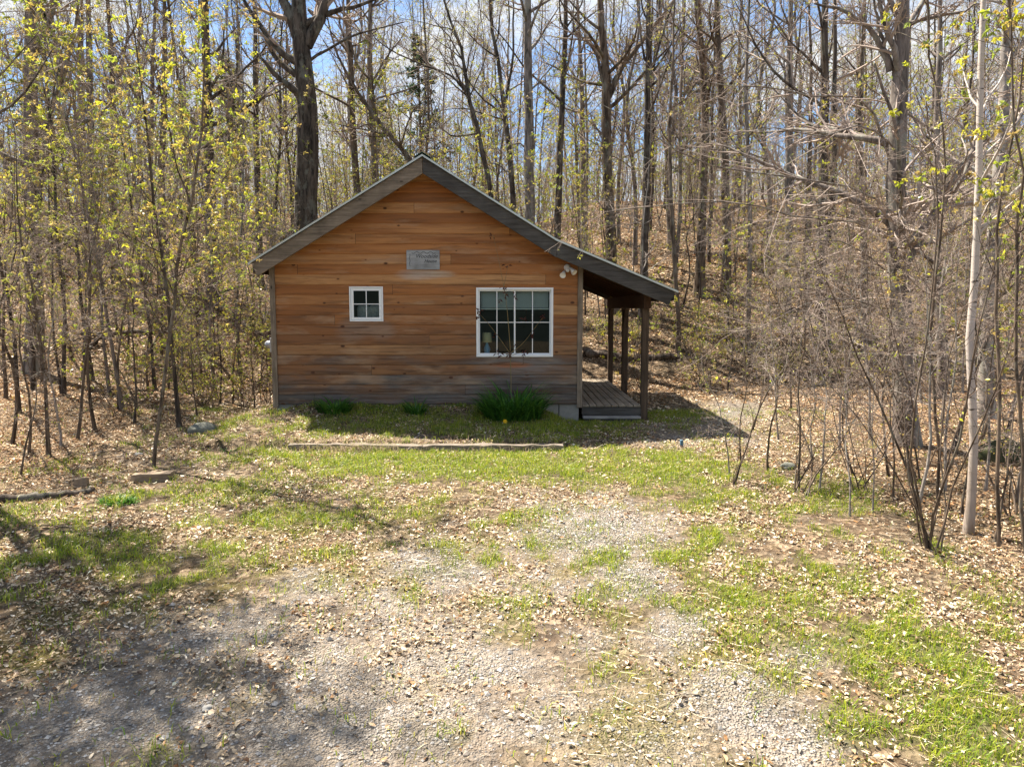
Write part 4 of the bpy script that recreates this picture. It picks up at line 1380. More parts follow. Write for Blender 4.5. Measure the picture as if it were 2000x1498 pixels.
# sapling variants shared by the thickets
SAP = []
for k in range(9):
    rng = np.random.default_rng(200 + k)
    h = 5.2 + 2.6 * rng.random()
    lean = rng.normal(0, .35, 2)
    pts = [(0, 0, -.1)] + [(lean[0] * t ** 1.4 * 1.2 + rng.normal(0, .06), lean[1] * t ** 1.4 * 1.2 + rng.normal(0, .06), h * t) for t in (.2, .4, .6, .8, 1.0)]
    pal = PAL_YG if k % 3 else PAL_OL
    SAP.append(tree_meshes(300 + k, pts, [.032, .027, .021, .014, .007, .004], (M['bark_brown'], M['bark_dark'], M['bark_grey'])[k % 3], M['twig'], (), nl=26, t0=.26, t1=.98, lang=(30, 70), lratio=.26,
                           per2=6, per3=4, leaf=(4, 3, 4)[k % 3], lsize=.056, pal=pal, lfrac=(.6, .4, .7)[k % 3], up=.05, sides=6, tw2=.45, tw3=.45, wob=.16, npt=12))
BARE = []
for k in range(7):
    rng = np.random.default_rng(240 + k)
    h = 4.5 + 3 * rng.random()
    lean = rng.normal(0, .5, 2)
    pts = [(0, 0, -.1)] + [(lean[0] * t ** 1.4 * 1.2 + rng.normal(0, .08), lean[1] * t ** 1.4 * 1.2 + rng.normal(0, .08), h * t) for t in (.2, .4, .6, .8, 1.0)]
    BARE.append(tree_meshes(340 + k, pts, [.030, .026, .02, .014, .007, .004], M['bark_brown'] if k % 2 else M['bark_pale'], M['twig_pale'] if k % 2 else M['twig'], (), nl=26, t0=.26, t1=.98, lang=(35, 80), lratio=.32,
                            per2=7, per3=5, leaf=1, lsize=.035, pal=PAL_YG if k % 2 else PAL_OL, lfrac=.10, up=.03, sides=6, flat=.3, tw2=.45, tw3=.45, wob=.18, npt=12))
# taller forest trees, variants
FOR = []
for k in range(8):
    rng = np.random.default_rng(260 + k)
    h = 14 + 5 * rng.random(); lean = rng.normal(0, .5, 2)
    pts = [(0, 0, -.2)] + [(lean[0] * t + rng.normal(0, .13), lean[1] * t + rng.normal(0, .13), h * t) for t in (.2, .4, .6, .8, 1.0)]
    r = .035 + .055 * rng.random()
    FOR.append(tree_meshes(360 + k, pts, [r * 1.1, r, r * .85, r * .6, r * .3, .01], (M['bark_brown'], M['bark_grey'], M['bark_dark'], M['bark_grey'])[k % 4], M['twig'], (), nl=34, t0=.22, t1=.98, lang=(30, 75), lratio=.22,
                           per2=7, per3=5, per4=2, leaf=1, lsize=.06, pal=PAL_OL, lfrac=.28, up=.07, sides=8, wob=.15))

# traced leafy sapling in front on the left
traced('leafy_sapling', 'young yellow green tree with a leaning brown stem at the left front of the clearing', 'sapling', 10.4, [(297, 884), (312, 800), (330, 680), (343, 560), (352, 480), (372, 400), (395, 250), (400, 120)], 7, B['bark_brown'], B['twig'],
       [([(332, 660), (360, 600), (420, 545), (480, 520)], 3), ([(345, 540), (300, 440), (270, 340), (250, 250)], 3.5), ([(355, 470), (420, 380), (460, 300), (480, 200)], 3.5), ([(372, 400), (340, 300), (325, 180), (335, 60)], 3.5)],
       seed=51, htop=7.6, nl=26, t0=.28, lratio=.22, per2=8, per3=5, leaf=3, lsize=.05, pal=PAL_YG, lfrac=.7, sides=8, flare=False)

# left thicket: px of the foot, py of the foot, scale, variant kind
rng = np.random.default_rng(5)
LEFT = []
for (px, py, s) in ((22, 870, 1.0), (55, 885, .7), (95, 890, .85), (118, 872, .6), (150, 860, .9), (188, 842, 1.0), (215, 770, 1.15), (232, 800, .8), (262, 830, .6), (12, 780, 1.1),
                    (120, 770, .9), (160, 745, 1.05), (290, 765, .8), (330, 760, .95), (365, 770, .65), (395, 745, 1.0), (430, 790, .7), (455, 790, .55), (470, 745, .8), (498, 800, .45),
                    (60, 745, .8), (250, 715, .9), (315, 700, 1.0), (420, 700, .9), (510, 735, .7), (385, 815, .5), (345, 835, .4), (40, 930, .45), (500, 690, .9), (140, 700, 1.0)):
    LEFT.append((px, py, s))
LEFT.sort()
for i, (px, py, s) in enumerate(LEFT):
    p = Wg(px, py)
    bare_ = rng.random() < (.55 if px < 200 else .12)
    V = BARE if bare_ else SAP
    k = int(rng.integers(len(V)))
    size = 'small' if s < .66 else 'tall' if s > .92 else 'mid sized'
    plant('bare_sapling' if bare_ else 'leafy_sapling', f'{size} {"bare twiggy" if bare_ else "thin yellow-green"} sapling, {NORD[i]} from the left in the thicket left of the cabin', 'sapling', V[k], p,
          rng.random() * 6.28, s * (.9 + .2 * rng.random()), 'saplings in the thicket left of the cabin', (rng.normal(0, .05), rng.normal(0, .05)))

for i, (px, D, s) in enumerate(((345, 13, 1.2), (30, 13.4, 1.25), (235, 14, 1.3), (120, 15.5, 1.4), (60, 16, 1.4), (420, 16.5, 1.35), (300, 17, 1.4), (180, 18, 1.4), (470, 19, 1.3), (390, 20, 1.4))):
    p = W(px, 700, D)
    plant('leafy_sapling', f'tall leafy young tree, {NORD[i]} nearest among the taller ones rising out of the left thicket', 'sapling', SAP[(1, 4, 7)[i % 3]] if px < 200 else SAP[(i * 2 + 1) % 9], (p[0], D, gz(p[0], D)), i * 1.3, s, 'saplings in the thicket left of the cabin')

# right thicket
RIGHT = []
for (px, py, s, b) in ((1425, 930, .40, 1), (1448, 905, .5, 1), (1500, 920, .55, 1), (1560, 955, .6, 1), (1600, 960, .5, 1), (1640, 880, .7, 1), (1668, 930, .6, 1), (1700, 860, .8, 1), (1745, 975, .5, 1),
                       (1790, 1000, .75, 1), (1845, 960, .7, 1), (1860, 880, .8, 0), (1915, 860, .8, 1), (1955, 900, .75, 0), (1985, 985, .6, 0), (1990, 830, .9, 1), (1660, 1010, .4, 1), (1880, 1010, .55, 1), (1940, 1060, .5, 1), (1735, 930, .6, 1), (1590, 900, .45, 1), (1520, 860, .5, 1), (1470, 840, .45, 1), (1925, 960, .7, 1), (1705, 1000, .35, 1), (1720, 790, .9, 1), (1650, 820, .9, 1), (1760, 830, 1.0, 1), (1620, 740, 1.0, 1), (1900, 720, 1.1, 1), (1960, 740, 1.1, 1), (1780, 720, 1.1, 1), (1545, 800, .8, 1), (1840, 830, 1.0, 1), (1650, 780, .9, 1),
                       (1590, 760, .8, 1), (1530, 745, .8, 0), (1480, 740, .7, 1), (1800, 790, .9, 1), (1880, 770, .9, 1), (1560, 700, .9, 1), (1690, 720, .9, 1), (1430, 700, .8, 0)):
    RIGHT.append((px, py, s, b))
RIGHT.sort()
for i, (px, py, s, b) in enumerate(RIGHT):
    p = Wg(px, py)
    V = BARE if b else SAP
    k = int(rng.integers(len(V)))
    size = 'small' if s < .56 else 'tall' if s > .84 else 'mid sized'
    plant('bare_sapling' if b else 'leafy_sapling', f'{size} {"bare twiggy" if b else "yellow-green leaved"} sapling, {NORD[i]} from the left in the woods right of the porch', 'sapling', V[k], p,
          rng.random() * 6.28, s * (.9 + .2 * rng.random()), 'saplings in the woods right of the porch', (rng.normal(0, .08), rng.normal(0, .08)))


def free0(x, y, L):
    return all((x - a) ** 2 + (y - b) ** 2 > .5 for a, b in L)


# multi stem shrub at right front
def shrub(label, px, py, nst, h, spread, seed, lf=.1, pale=False, name='bare_shrub'):
    rng = np.random.default_rng(seed)
    p = Wg(px, py)
    TG = Geo(); CG = Geo()
    st = rng.normal(0, .06, (nst, 3)); st[:, 2] = -.05
    a = rng.random(nst) * 2 * PI
    d = np.stack([np.cos(a) * spread, np.sin(a) * spread, np.ones(nst)], 1)
    P, R = grow(rng, st, d, h * (.35 + .75 * rng.random(nst)), .006 + .011 * rng.random(nst) ** 1.5, 9, .03, .13, .2)
    TG.tubes(P, R, 6)
    P2, R2 = kids(rng, P, R, 8, .3, 1, 20, 70, .36, .6, 6, .04, .18, .3)
    CG.tubes(P2, np.maximum(R2, .002), 4)
    P3, R3 = kids(rng, P2, R2, 4, .15, 1, 25, 65, .45, .65, 4, .02, .2, .5)
    CG.tubes(P3, np.maximum(R3, .0016), 3)
    if lf: add_leaves(rng, CG, P3, 2, .3, .045, PAL_YG, 1, frac=lf)
    plant(name, label, 'shrub', (TG.mesh('stem', [M['bark_brown']], True), CG.mesh('twigs', [M['twig_pale'] if pale else M['twig_dark'], M['leaf']])), p, names=('stem', 'twigs'))


shrub('large dark bare shrub of many upright stems left of the birch foot', 1818, 1075, 9, 4.6, .28, 71)
shrub('dark stemmed shrub leaning left behind the large many stemmed one', 1792, 940, 8, 4.4, .30, 72)
shrub('low bare shrub with crossing stems at the leaf litter edge', 1562, 965, 6, 2.2, .5, 73, .05)
shrub('two thin dark wands rising by the shadow tip of the roof', 1432, 948, 3, 2.6, .3, 74, .04)
shrub('bare shrub with a few bright leaves at the right frame edge', 1985, 1010, 6, 3.6, .35, 75, .35)
shrub('tangle of pale thin stems before the maple foot', 1680, 960, 7, 2.8, .28, 76, .06, True)
shrub('green flushed bush close to the cabin left wall', 480, 800, 8, 1.6, .5, 77, .7, name='leafy_shrub')
shrub('low green bush on the leaf slope left of the cabin', 395, 795, 10, 1.3, .6, 78, .9, name='leafy_shrub')

# low green bushes on the bank beyond the porch
for i, (px, py, h, lab) in enumerate(((1345, 690, 1.6, 'green flushed low bush on the bank just right of the front porch post'), (1430, 705, 1.5, 'green flushed low bush on the bank above the gravel path'),
                                      (1170, 668, 1.4, 'green low bush seen between the cabin corner and the rear porch post'), (1520, 740, 1.3, 'green low bush at the foot of the bank right of the path'),
                                      (1240, 672, 1.2, 'green low bush seen between the two front porch posts'), (1395, 660, 1.7, 'olive bush higher on the bank beyond the porch'))):
    shrub(lab, px, py, 12, h, .7, 90 + i, .85, True, name='leafy_shrub')

BRU = []
for k in range(6):
    rng = np.random.default_rng(500 + k)
    TG = Geo(); CG = Geo()
    ns_ = 4 + k % 4
    st = rng.normal(0, .05, (ns_, 3)); st[:, 2] = -.05
    P, Rr = grow(rng, st, np.stack([rng.normal(0, .35, ns_), rng.normal(0, .35, ns_), np.ones(ns_)], 1), .9 + 1.5 * rng.random(ns_), .004 + .006 * rng.random(ns_), 8, .03, .14, .25)
    TG.tubes(P, Rr, 5)
    P2, R2 = kids(rng, P, Rr, 7, .2, 1, 25, 75, .4, .6, 5, .03, .18, .3); TG.tubes(P2, np.maximum(R2, .002), 4)
    P3, R3 = kids(rng, P2, R2, 4, .15, 1, 25, 65, .45, .65, 4, .02, .2, .5)
    CG.tubes(P3, np.maximum(R3, .0016), 3)
    leaf_clusters(rng, CG, P3, (.5, .8, .35)[k % 3], 6, .05, PAL_YG if k % 2 else PAL_OL, 1)
    BRU.append((TG.mesh('stem', [M['bark_brown']], True), CG.mesh('foliage', [M['twig'], M['leaf']])))
rng = np.random.default_rng(8)
spots = []
tries = 0
while len(spots) < 84 and tries < 5000:
    tries += 1
    y = 11.5 + 17 * rng.random()
    left = len(spots) < 36
    x = -5.3 - rng.random() * (y * .78 - 5) if left else 3.4 + rng.random() * (y * .78 - 3)
    if not left and y < 15.5 + 1.0 * (x < 7): continue
    if left and y < 12.5 and x > -6.5: continue
    if free0(x, y, spots): spots.append((x, y))
for x, y in spots:
    side = 'left of the cabin' if x < 0 else 'right of the porch'
    k = int(rng.integers(6))
    plant('budding_brush', f'low budding brush among many alike on the leafy slope {side}', 'shrub', BRU[k], (x, y, gz(x, y)), rng.random() * 6.28, .7 + .8 * rng.random(), f'low brush on the slope {side}', names=('stem', 'foliage'))

# forest behind: individual tall trees and understorey
rng = np.random.default_rng(17)


def free(x, y, pts, dmin):
    return all((x - a) ** 2 + (y - b) ** 2 > dmin ** 2 for a, b in pts)


pts = []
tries = 0
while len(pts) < 120 and tries < 6000:
    tries += 1
    y = 26 + 26 * rng.random() ** .8; x = (rng.random() * 2 - 1) * (y * .80 + 1)
    ppx = 1000 + F * x / y
    if 600 < ppx < 1260 and rng.random() < .55: continue
    if free(x, y, pts, 1.4): pts.append((x, y))
for x, y in pts:
    k = int(rng.integers(len(FOR)))
    plant('forest_tree', 'tall thin bare trunk among many alike in the woods behind the cabin', 'tree', FOR[k], (x, y, gz(x, y)), rng.random() * 6.28, .8 + .4 * rng.random(), 'tall thin trees in the woods behind the cabin', (rng.normal(0, .025), rng.normal(0, .025)))
pts = []
tries = 0
while len(pts) < 300 and tries < 9000:
    tries += 1
    y = 18.5 + 24 * rng.random(); x = (rng.random() * 2 - 1) * (y * .80 + 1)
    if y < 20.2 and -6 < x < 4: continue
    if x > 1 and x < 5 and y < 21.5: continue
    ppx = 1000 + F * x / y
    if 1240 < ppx < 1540 and y < 26 and rng.random() < .35: continue
    if ppx < 560 and y < 32 and rng.random() < .4: continue
    if free(x, y, pts, .9): pts.append((x, y))
for x, y in pts:
    right = x > 3.5
    V = BARE if rng.random() < (.62 if right else .3) else SAP
    k = int(rng.integers(len(V)))
    leafy = V is SAP
    plant('understorey_sapling', 'slim leafy sapling among many alike on the slope behind the cabin' if leafy else 'slim bare sapling among many alike on the slope behind the cabin', 'sapling', V[k], (x, y, gz(x, y)), rng.random() * 6.28,
          .65 + .55 * rng.random(), 'leafy saplings on the slope behind the cabin' if leafy else 'bare saplings on the slope behind the cabin', (rng.normal(0, .05), rng.normal(0, .05)))

# trees just outside the left edge whose crowns shade the drive
EDGE = []
for k in range(3):
    EDGE.append(tree_meshes(700 + k, [(0, 0, -.1), (.1, 0, 3), (.05, .1, 6), (.2, .1, 9), (.15, 0, 13)], [.07, .065, .055, .04, .022, .006], M['bark_brown'], M['twig'], (), nl=46, t0=.36, t1=.98, lang=(30, 65), lratio=.20,
                            per2=9, per3=6, leaf=4, lsize=.055, pal=PAL_OL, lfrac=.6, up=.08, sides=7, npt=14))
for i, (x, y, sc2) in enumerate(((-6.4, 7.5, .9), (-7.4, 8.9, 1.05), (-7.0, 6.9, .95), (-8.3, 9.9, 1.1), (-6.6, 5.6, .85), (-8.1, 7.9, 1.0), (-7.5, 6.0, 1.0))):
    plant('leafy_sapling', f'tall young tree standing by the drive at the left frame edge, {NORD[i]} of them', 'sapling', EDGE[i % 3], (x, y, gz(x, y)), i * 1.7, sc2, 'tall young trees along the left frame edge')

# bright leaved saplings near the birch
for i, (lab, D, pix, wp) in enumerate((('thin sapling with bright yellow-green leaves at the right frame edge', 6.6, [(2010, 1090), (1995, 900), (1985, 600), (1990, 300), (1975, 80)], 7),
                                       ('thin dark sapling with bright leaves just right of the birch trunk', 7.3, [(1955, 1000), (1952, 850), (1945, 600), (1955, 400), (1985, 180), (2005, 50)], 7),
                                       ('slim leaning sapling with yellow leaf tufts between the maple and the birch', 8.6, [(1835, 1000), (1830, 850), (1815, 650), (1835, 450), (1850, 300), (1815, 100)], 6))):
    traced('leafy_sapling', lab, 'sapling', D, pix, wp, B['bark_brown'], B['twig_dark'], seed=810 + i, htop=6.2, nl=20, t0=.42, lratio=.20, per2=4, per3=3, leaf=3, lsize=.055, pal=PAL_YG, lfrac=(1.0, .75, .6)[i], sides=7, flare=False)


# conifers deep in the woods
def conifer(seed, h):
    rng = np.random.default_rng(seed)
    TG = Geo(); CG = Geo()
    T = smooth_line([(0, 0, -.2), (.05, 0, h * .5), (0, .05, h)], 10)
    R = np.linspace(.13, .01, 10); TG.tubes(T, R, 7)
    P1, R1 = kids(rng, T[None], R[None], 90, .25, .99, 75, 100, .24, .35, 6, -.02, .08, .3, 0, .3, .9)
    CG.tubes(P1, R1, 4, 0)
    P2, R2 = kids(rng, P1, R1, 10, .15, 1, 30, 60, .35, .6, 3, 0, .1, .5)
    CG.tubes(P2, np.maximum(R2, .002), 3, 0)
    add_leaves(rng, CG, P2, 14, .1, .11, PAL_DG, 1, spread=.04, droop=.2)
    return TG.mesh('trunk', [M['bark_brown']], True), CG.mesh('crown', [M['twig_dark'], M['leaf']])


CON = [conifer(900, 11.0), conifer(901, 9.0)]
for (px, D, lab) in ((822, 38, 'dark green conifer deep in the woods above the roof peak'), (751, 54, 'slim conifer left of the roof peak, far back'), (110, 36, 'dark conifer in the upper left corner'),
                     (1345, 44, 'faint conifer far behind the v shaped tree'), (455, 40, 'conifer far back left of the thick forked tree')):
    p = W(px, 500, D)
    plant('conifer_tree', lab, 'tree', CON[px % 2], (p[0], D, gz(p[0], D)), px * .1, 1.0)

# distant woodland, one mass
rng = np.random.default_rng(23)
K = 360
yy = 48 + 62 * rng.random(K) ** .9; xx = (rng.random(K) * 2 - 1) * (yy * .82 + 2)
zz_ = G(xx, yy)
FG = Geo()
h = 11 + 8 * rng.random(K)
P, R = grow(rng, np.stack([xx, yy, zz_ - .2], 1), np.stack([rng.normal(0, .04, K), rng.normal(0, .04, K), np.ones(K)], 1), h, .045 + .07 * rng.random(K) ** 2, 7, .05, .035, .15)
FG.tubes(P, R, 5, 0)
P1, R1 = kids(rng, P, R, 22, .10, .98, 30, 75, .22, .4, 5, .06, .12, .25)
FG.tubes(P1, np.maximum(R1, .008), 3, 0)
P2, R2 = kids(rng, P1, R1, 10, .15, 1, 25, 65, .45, .6, 3, .03, .15, .5)
FG.tubes(P2, np.maximum(R2, .005), 3, 0)
add_leaves(rng, FG, P2, 1, .3, .14, PAL_OL, 1, frac=.42)
# low growth
K = 2200
yy = 44 + 50 * rng.random(K); xx = (rng.random(K) * 2 - 1) * (yy * .82 + 2); zz_ = G(xx, yy)
P, R = grow(rng, np.stack([xx, yy, zz_ - .1], 1), np.stack([rng.normal(0, .15, K), rng.normal(0, .15, K), np.ones(K)], 1), 2 + 4 * rng.random(K), np.full(K, .025), 4, .05, .08, .3)
FG.tubes(P, R, 3, 0)
P1, R1 = kids(rng, P, R, 10, .15, 1, 30, 75, .3, .6, 3, .05, .15, .4)
FG.tubes(P1, np.maximum(R1, .006), 3, 0)
add_leaves(rng, FG, P1, 3, .2, .16, PAL_OL, 1, frac=.8)
fo = build('distant_woodland', FG, [M['twig'], M['leaf']])
tag(fo, 'far hazy mass of thin bare trees on the ridge', None, None, 'stuff')

# ------------------------------------------------------------------ plants by the cabin wall
def clump(label, px, py, nb, h, rad, seed):
    rng = np.random.default_rng(seed)
    p = Wg(px, py)
    g = Geo()
    n = nb
    a = rng.random(n) * 2 * PI
    r = rad * np.sqrt(rng.random(n))
    st = np.stack([np.cos(a) * r * 1.05, np.sin(a) * r * .6, np.full(n, -.03)], 1)
    a2 = a + rng.normal(0, .7, n)
    d = np.stack([np.cos(a2) * .38, np.sin(a2) * .38, np.ones(n)], 1)
    L = h * (.5 + .6 * rng.random(n)) * (1.15 - .55 * r / rad)
    seg = 6
    P = np.zeros((n, seg, 3)); P[:, 0] = st; d = norm(d)
    dr = .05 + .34 * rng.random(n) ** 1.5
    for i in range(1, seg):
        d = norm(d + np.stack([np.cos(a2) * .12, np.sin(a2) * .12, -dr * (i / seg) * 1.5], 1))
        P[:, i] = P[:, i - 1] + d * (L / (seg - 1))[:, None]
    w = (.009 + .010 * rng.random(n)) * (1 if h > .3 else .5)
    ca = np.stack([-np.sin(a2), np.cos(a2), np.zeros(n)], 1)
    prof = np.array([.7, 1, 1, .85, .55, .05])
    off = ca[:, None] * (w[:, None] * prof[None])[..., None]
    V = np.stack([P - off, P + off], 2)
    c = np.array([(.05, .15, .025), (.08, .22, .03), (.12, .26, .035), (.04, .13, .02)])[rng.choice(4, n)] * (.8 + .4 * rng.random((n, 1)))
    s = g.verts(V.reshape(-1, 3), np.repeat(c, seg * 2, 0))
    k = np.arange(n)[:, None] * seg * 2; i = np.arange(seg - 1)[None] * 2
    q = s + k + i
    g.quads(np.stack([q, q + 1, q + 3, q + 2], -1).reshape(-1, 4))
    o = build('daylily_clump', g, M['leaf'])
    o.location = p
    tag(o, label, 'plant')


clump('large dark green clump of strappy leaves under the large window', 1002, 818, 620, 1.0, .50, 1)
clump('mid sized clump of strappy leaves near the cabin left corner', 652, 806, 200, .52, .30, 2)
clump('small clump of strappy leaves midway along the wall', 812, 808, 110, .46, .17, 3)
clump('tiny tuft of dark leaves between the two left clumps', 735, 802, 26, .28, .07, 4)
clump('dark green grass tuft on the lit lawn at left', 232, 982, 260, .17, .24, 5)
clump('small dark tuft in the leaf litter left of the timber', 445, 882, 60, .14, .13, 6)

# thin sapling with curled dead leaves in front of the large window
p = Wg(1000, 800); p[1] -= .0
sp = thing('rhododendron_sapling', 'thin upright stem with tufts of curled dark red leaves before the large window', 'sapling', p)
D_ = p[1]
line = np.array([W(a, b, D_) for a, b in ((999, 795), (997, 700), (995, 660), (990, 600), (984, 560), (968, 480), (962, 458))]) - p
g = Geo()
g.tubes(smooth_line(line, 20), np.linspace(.012, .003, 20), 6)
bl_ = [((996, 690), (975, 660), (952, 630), (935, 612)), ((996, 690), (1020, 672), (1045, 640), (1060, 620)), ((997, 695), (1012, 690), (1024, 690)), ((996, 692), (982, 690), (974, 692)), ((984, 560), (990, 530), (992, 520))]
for q in bl_:
    g.tubes(smooth_line(np.array([W(a, b, D_ - .05) for a, b in q]) - p, 8), np.linspace(.006, .003, 8), 5)
build('stem', g, M['sapstem'], sp, True)
rng = np.random.default_rng(3)
g = Geo()
for (a, b, n) in ((974, 692, 9), (995, 694, 10), (1022, 692, 9), (936, 608, 8), (934, 620, 6), (1060, 618, 8), (984, 562, 7), (986, 575, 5), (978, 585, 4), (1005, 577, 4), (970, 655, 3), (1042, 650, 3), (1005, 672, 4), (962, 462, 4), (992, 520, 4), (1040, 655, 3), (1025, 625, 4)):
    c = W(a, b, D_ - .06) - p
    d = norm(rng.normal(0, 1, (n, 3)) + np.array([0, 0, -.5]))
    L = (.05 + .05 * rng.random(n))[:, None]
    wv = norm(np.cross(d, rng.normal(0, 1, (n, 3)))) * L * .33
    g.leaves(np.tile(c, (n, 1)) + rng.normal(0, .02, (n, 3)), d * L, wv, .3)
build('dead_leaves', g, M['dead_leaf'], sp)

# daffodil
p = Wg(987, 845)
df = thing('daffodil', 'single yellow daffodil in the shaded grass before the large clump', 'flower', p)
g = Geo(); g.tubes(np.array([(0, 0, 0), (0.01, 0, .12), (-.005, -.02, .2)]), np.array([.004, .0035, .003]), 5); build('stem', g, M['blue_paint'] if False else plain('green_stem', (.06, .14, .03)), df)
g = Geo()
for k in range(6):
    a = k * PI / 3
    d = np.array([math.cos(a), -.25, math.sin(a)]); w_ = np.array([-math.sin(a), 0, math.cos(a)])
    g.leaves([(-.005, -.025, .205)], [d * .045], [w_ * .03], .1)
g.lathe([(.012, 0), (.018, -.028)], (-.005, -.028, .205), 'y', 12)
build('flower_head', g, M['yellow'], df)

# ------------------------------------------------------------------ timbers, blocks, stones, fallen wood
def beam(name, label, pa, pb, w, h, mat, cat='timber', sink=.03, segs=14, seed=0):
    rng = np.random.default_rng(seed)
    pa = np.array(pa, float); pb = np.array(pb, float)
    d = norm(pb - pa); sd = np.array([-d[1], d[0], 0]); sd /= np.linalg.norm(sd)
    g = Geo()
    rows = []
    for k in range(segs + 1):
        c = pa + (pb - pa) * k / segs
        j = rng.normal(0, .010, 4)
        rows.append([c - sd * (w / 2 + j[0]) - [0, 0, sink], c + sd * (w / 2 + j[1]) - [0, 0, sink], c + sd * (w / 2 + j[1]) * .96 + [0, 0, h + j[2]], c - sd * (w / 2 + j[0]) * .96 + [0, 0, h + j[3]]])
    s = g.verts(np.array(rows).reshape(-1, 3))
    for k in range(segs):
        for q in range(4):
            q2 = (q + 1) % 4
            g.quads([[s + k * 4 + q, s + k * 4 + q2, s + (k + 1) * 4 + q2, s + (k + 1) * 4 + q]])
    g.poly.append([s + 3, s + 2, s + 1, s]); g.pm.append(0)
    e = s + segs * 4
    g.poly.append([e, e + 1, e + 2, e + 3]); g.pm.append(0)
    o = build(name, g, mat, bevel=.008)
    tag(o, label, cat)
    return o


def gp(px, py):
    return Wg(px, py)


a = W(565, 880, 11.45); b = W(826, 884, 11.35); c = W(1100, 880, 11.36)
for q in (a, b, c): q[2] = -.13
beam('edging_timber', 'long weathered landscape timber edging the grass bed, left length', a, b - [.004, 0, 0], .14, .11, M['log_wood'], seed=1)
beam('edging_timber', 'long weathered landscape timber edging the grass bed, right length', b + [.004, 0, 0], c, .13, .115, M['log_wood'], seed=2)
p = gp(262, 942); q = gp(337, 938); p[2] -= .02; q[2] = p[2] + .01
beam('timber_offcut', 'short square timber block lying in leaf litter at left', p, q, .16, .14, M['block_wood'], 'timber', seed=3, segs=5)
p = gp(147, 952); q = gp(172, 950)
beam('timber_offcut', 'small dark wood stub beside the mossy border log', p, q, .14, .12, M['block_wood'], 'timber', seed=4, segs=3)


def log(name, label, line, r, mat, cat='fallen branch', seed=0, br=0):
    rng = np.random.default_rng(seed)
    g = Geo()
    L = smooth_line(line, 18); L[1:-1] += rng.normal(0, r * .25, (16, 3))
    R = np.linspace(r, r * .55, 18) * (1 + rng.normal(0, .06, 18))
    g.tubes(L, R, 9, cap=True)
    if br:
        P, Rr = kids(rng, L[None], R[None], br, .2, .95, 30, 70, .3, .4, 6, .05, .15, .2)
        g.tubes(P, Rr, 5)
    o = build(name, g, mat, None, True)
    tag(o, label, cat)
    return o


def gl_(L, lift=.06):
    out = []
    for px, py, *l in L:
        p = Wg(px, py); p[2] += l[0] if l else lift; out.append(p)
    return out


log('border_log', 'low half buried mossy log at the left edge of the clearing', gl_([(-40, 985), (60, 978), (130, 970), (185, 962)], .03), .07, M['bark_dark'], 'log', 1)
log('fallen_branch', 'dark fallen limb slanting down behind the cabin left wall', gl_([(355, 585, .35), (430, 615, .3), (480, 655, .3), (560, 690, .2)]), .09, M['bark_dark'], seed=2, br=6)
log('fallen_branch', 'mossy fallen limb rising to the right in the left thicket', gl_([(285, 700, .1), (340, 655, .5), (400, 620, .6), (470, 600, .7)]), .06, M['bark_brown'], seed=3, br=5)
log('fallen_branch', 'dark fallen log lying level across the left slope', gl_([(160, 660), (230, 655), (300, 652), (360, 655)], .08), .08, M['bark_dark'], seed=4, br=3)
log('fallen_branch', 'short broken log pointing down the slope at left', gl_([(165, 690, .05), (205, 668, .25)]), .08, M['bark_dark'], seed=5)
log('fallen_branch', 'small dark log in leaves beside the path right of the porch', gl_([(1360, 755), (1410, 765)], .04), .05, M['bark_dark'], seed=6)
log('fallen_branch', 'dark rotten log lying along the foot of the bank behind the porch', gl_([(1140, 695), (1200, 700), (1265, 702), (1330, 706)], .08), .16, M['bark_dark'], seed=7, br=3)
log('fallen_branch', 'fallen grey log lying behind the maple trunk at right', gl_([(1660, 700), (1760, 705), (1860, 735)], .1), .08, M['bark_grey'], seed=8, br=4)
log('fallen_branch', 'grey fallen limb lying above the other log at far right', gl_([(1800, 690), (1880, 720), (1980, 730)], .1), .07, M['bark_grey'], seed=9, br=4)


def rock(label, px, py, sx, sy, sz, seed, mat):
    import bmesh
    rng = np.random.default_rng(seed)
    bm = bmesh.new(); bmesh.ops.create_icosphere(bm, subdivisions=3, radius=1)
    off = rng.random(3) * 10
    for v in bm.verts:
        n = fbm(np.array([v.co.x * 1.4 + off[0]]), np.array([v.co.y * 1.4 + v.co.z * 1.7 + off[1]]), seed)[0]
        v.co = v.co * (.65 + .7 * n)
        v.co.x *= sx; v.co.y *= sy; v.co.z *= sz
    me = bpy.data.meshes.new('field_stone'); bm.to_mesh(me); bm.free(); me.materials.append(mat)
    for f in me.polygons: f.use_smooth = True
    p = Wg(px, py); p[2] += sz * .2
    o = obj('field_stone', me, None, p); tag(o, label, 'stone'); return o


rock('grey green lichened stone in leaf litter left of the timber edging', 398, 845, .27, .2, .16, 1, M['rock'])
rock('mossy boulder behind the birch at right', 1945, 895, .42, .3, .26, 2, M['moss_rock'])
rock('small pale stone by the bare wands near the path', 1540, 915, .12, .1, .08, 3, M['rock'])
rock('round pale pebble lying on the drive at lower left', 405, 1385, .04, .035, .025, 4, M['concrete'])
rock('white stone by the trunk of the leaning sapling', 270, 890, .07, .06, .04, 5, M['concrete'])
mk = thing('utility_stake', 'short faded blue stake at the edge of the roof shadow', 'stake', Wg(1331, 872))
g = Geo(); g.lathe([(.03, -.05), (.03, .10), (.026, .115), (.001, .115)], (0, 0, 0), 'z', 12); build('tube', g, M['blue_paint'], mk, True)

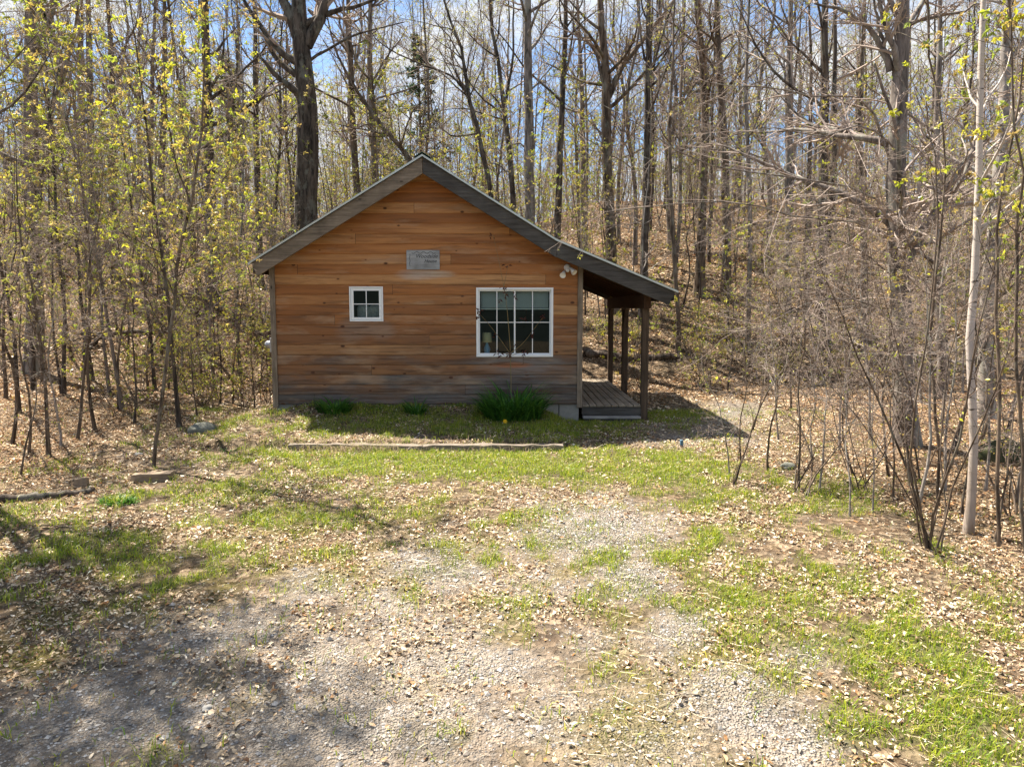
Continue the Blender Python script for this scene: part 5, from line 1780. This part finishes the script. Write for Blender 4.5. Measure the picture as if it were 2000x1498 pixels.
# ------------------------------------------------------------------ light and sky
SUN_T = np.array([.44, -.36, -1.0])
sd = Vector(SUN_T).normalized()
el = math.asin(-sd.z); az = math.atan2(-sd.x, -sd.y)
sun = bpy.data.lights.new('sun', 'SUN'); sun.energy = 5.0; sun.angle = math.radians(.5); sun.color = (1, .915, .79)
so_ = bpy.data.objects.new('sun', sun); COL.objects.link(so_); so_.rotation_euler = sd.to_track_quat('-Z', 'Y').to_euler()
so_.location = (-10, 10, 25)

w = bpy.data.worlds.new('World'); SC.world = w; w.use_nodes = True
nt = w.node_tree; nt.nodes.clear()
out = nt.nodes.new('ShaderNodeOutputWorld'); bg = nt.nodes.new('ShaderNodeBackground')
sky = nt.nodes.new('ShaderNodeTexSky'); sky.sky_type = 'NISHITA'; sky.sun_disc = False
sky.sun_elevation = el; sky.sun_rotation = az; sky.air_density = 1.0; sky.dust_density = .4; sky.ozone_density = 3.0
tc = nt.nodes.new('ShaderNodeTexCoord')
mp = nt.nodes.new('ShaderNodeMapping'); mp.inputs['Scale'].default_value = (2.2, 2.2, 6.5); mp.inputs['Location'].default_value = (.35, 0, .2)
ns = nt.nodes.new('ShaderNodeTexNoise'); ns.inputs['Scale'].default_value = 1.6; ns.inputs['Detail'].default_value = 7; ns.inputs['Roughness'].default_value = .55
rp = nt.nodes.new('ShaderNodeValToRGB'); rp.color_ramp.elements[0].position = .42; rp.color_ramp.elements[1].position = .60
mx = nt.nodes.new('ShaderNodeMix'); mx.data_type = 'RGBA'
hs = nt.nodes.new('ShaderNodeHueSaturation'); hs.inputs['Saturation'].default_value = 1.1; hs.inputs['Value'].default_value = 1.0
nt.links.new(tc.outputs['Generated'], mp.inputs[0]); nt.links.new(mp.outputs[0], ns.inputs[0]); nt.links.new(ns.outputs[0], rp.inputs[0])
nt.links.new(sky.outputs[0], hs.inputs['Color']); nt.links.new(hs.outputs[0], mx.inputs[6]); mx.inputs[7].default_value = (4.6, 4.75, 4.9, 1)
nt.links.new(rp.outputs[0], mx.inputs[0]); nt.links.new(mx.outputs[2], bg.inputs[0]); bg.inputs[1].default_value = .062
nt.links.new(bg.outputs[0], out.inputs[0])

# ------------------------------------------------------------------ camera and output
cam = bpy.data.cameras.new('camera'); cam.sensor_width = 36; cam.sensor_fit = 'HORIZONTAL'; cam.lens = 36 * F / 2000
cam.shift_y = -(749 - CY) / 2000
cam.clip_start = .05; cam.clip_end = 1000
co = bpy.data.objects.new('camera', cam); COL.objects.link(co)
co.location = (0, 0, HCAM); co.rotation_euler = (PI / 2 - PITCH, 0, 0)
SC.camera = co
SC.view_settings.view_transform = 'Standard'; SC.view_settings.look = 'None'
SC.view_settings.exposure = 1.85; SC.view_settings.gamma = 1
SC.render.film_transparent = False
c = SC.cycles
c.max_bounces = 6; c.diffuse_bounces = 3; c.glossy_bounces = 3; c.transmission_bounces = 4; c.transparent_max_bounces = 8
c.caustics_reflective = False; c.caustics_refractive = False
c.use_denoising = True; c.denoiser = 'OPENIMAGEDENOISE'; c.denoising_input_passes = 'RGB_ALBEDO_NORMAL'; c.denoising_prefilter = 'ACCURATE'
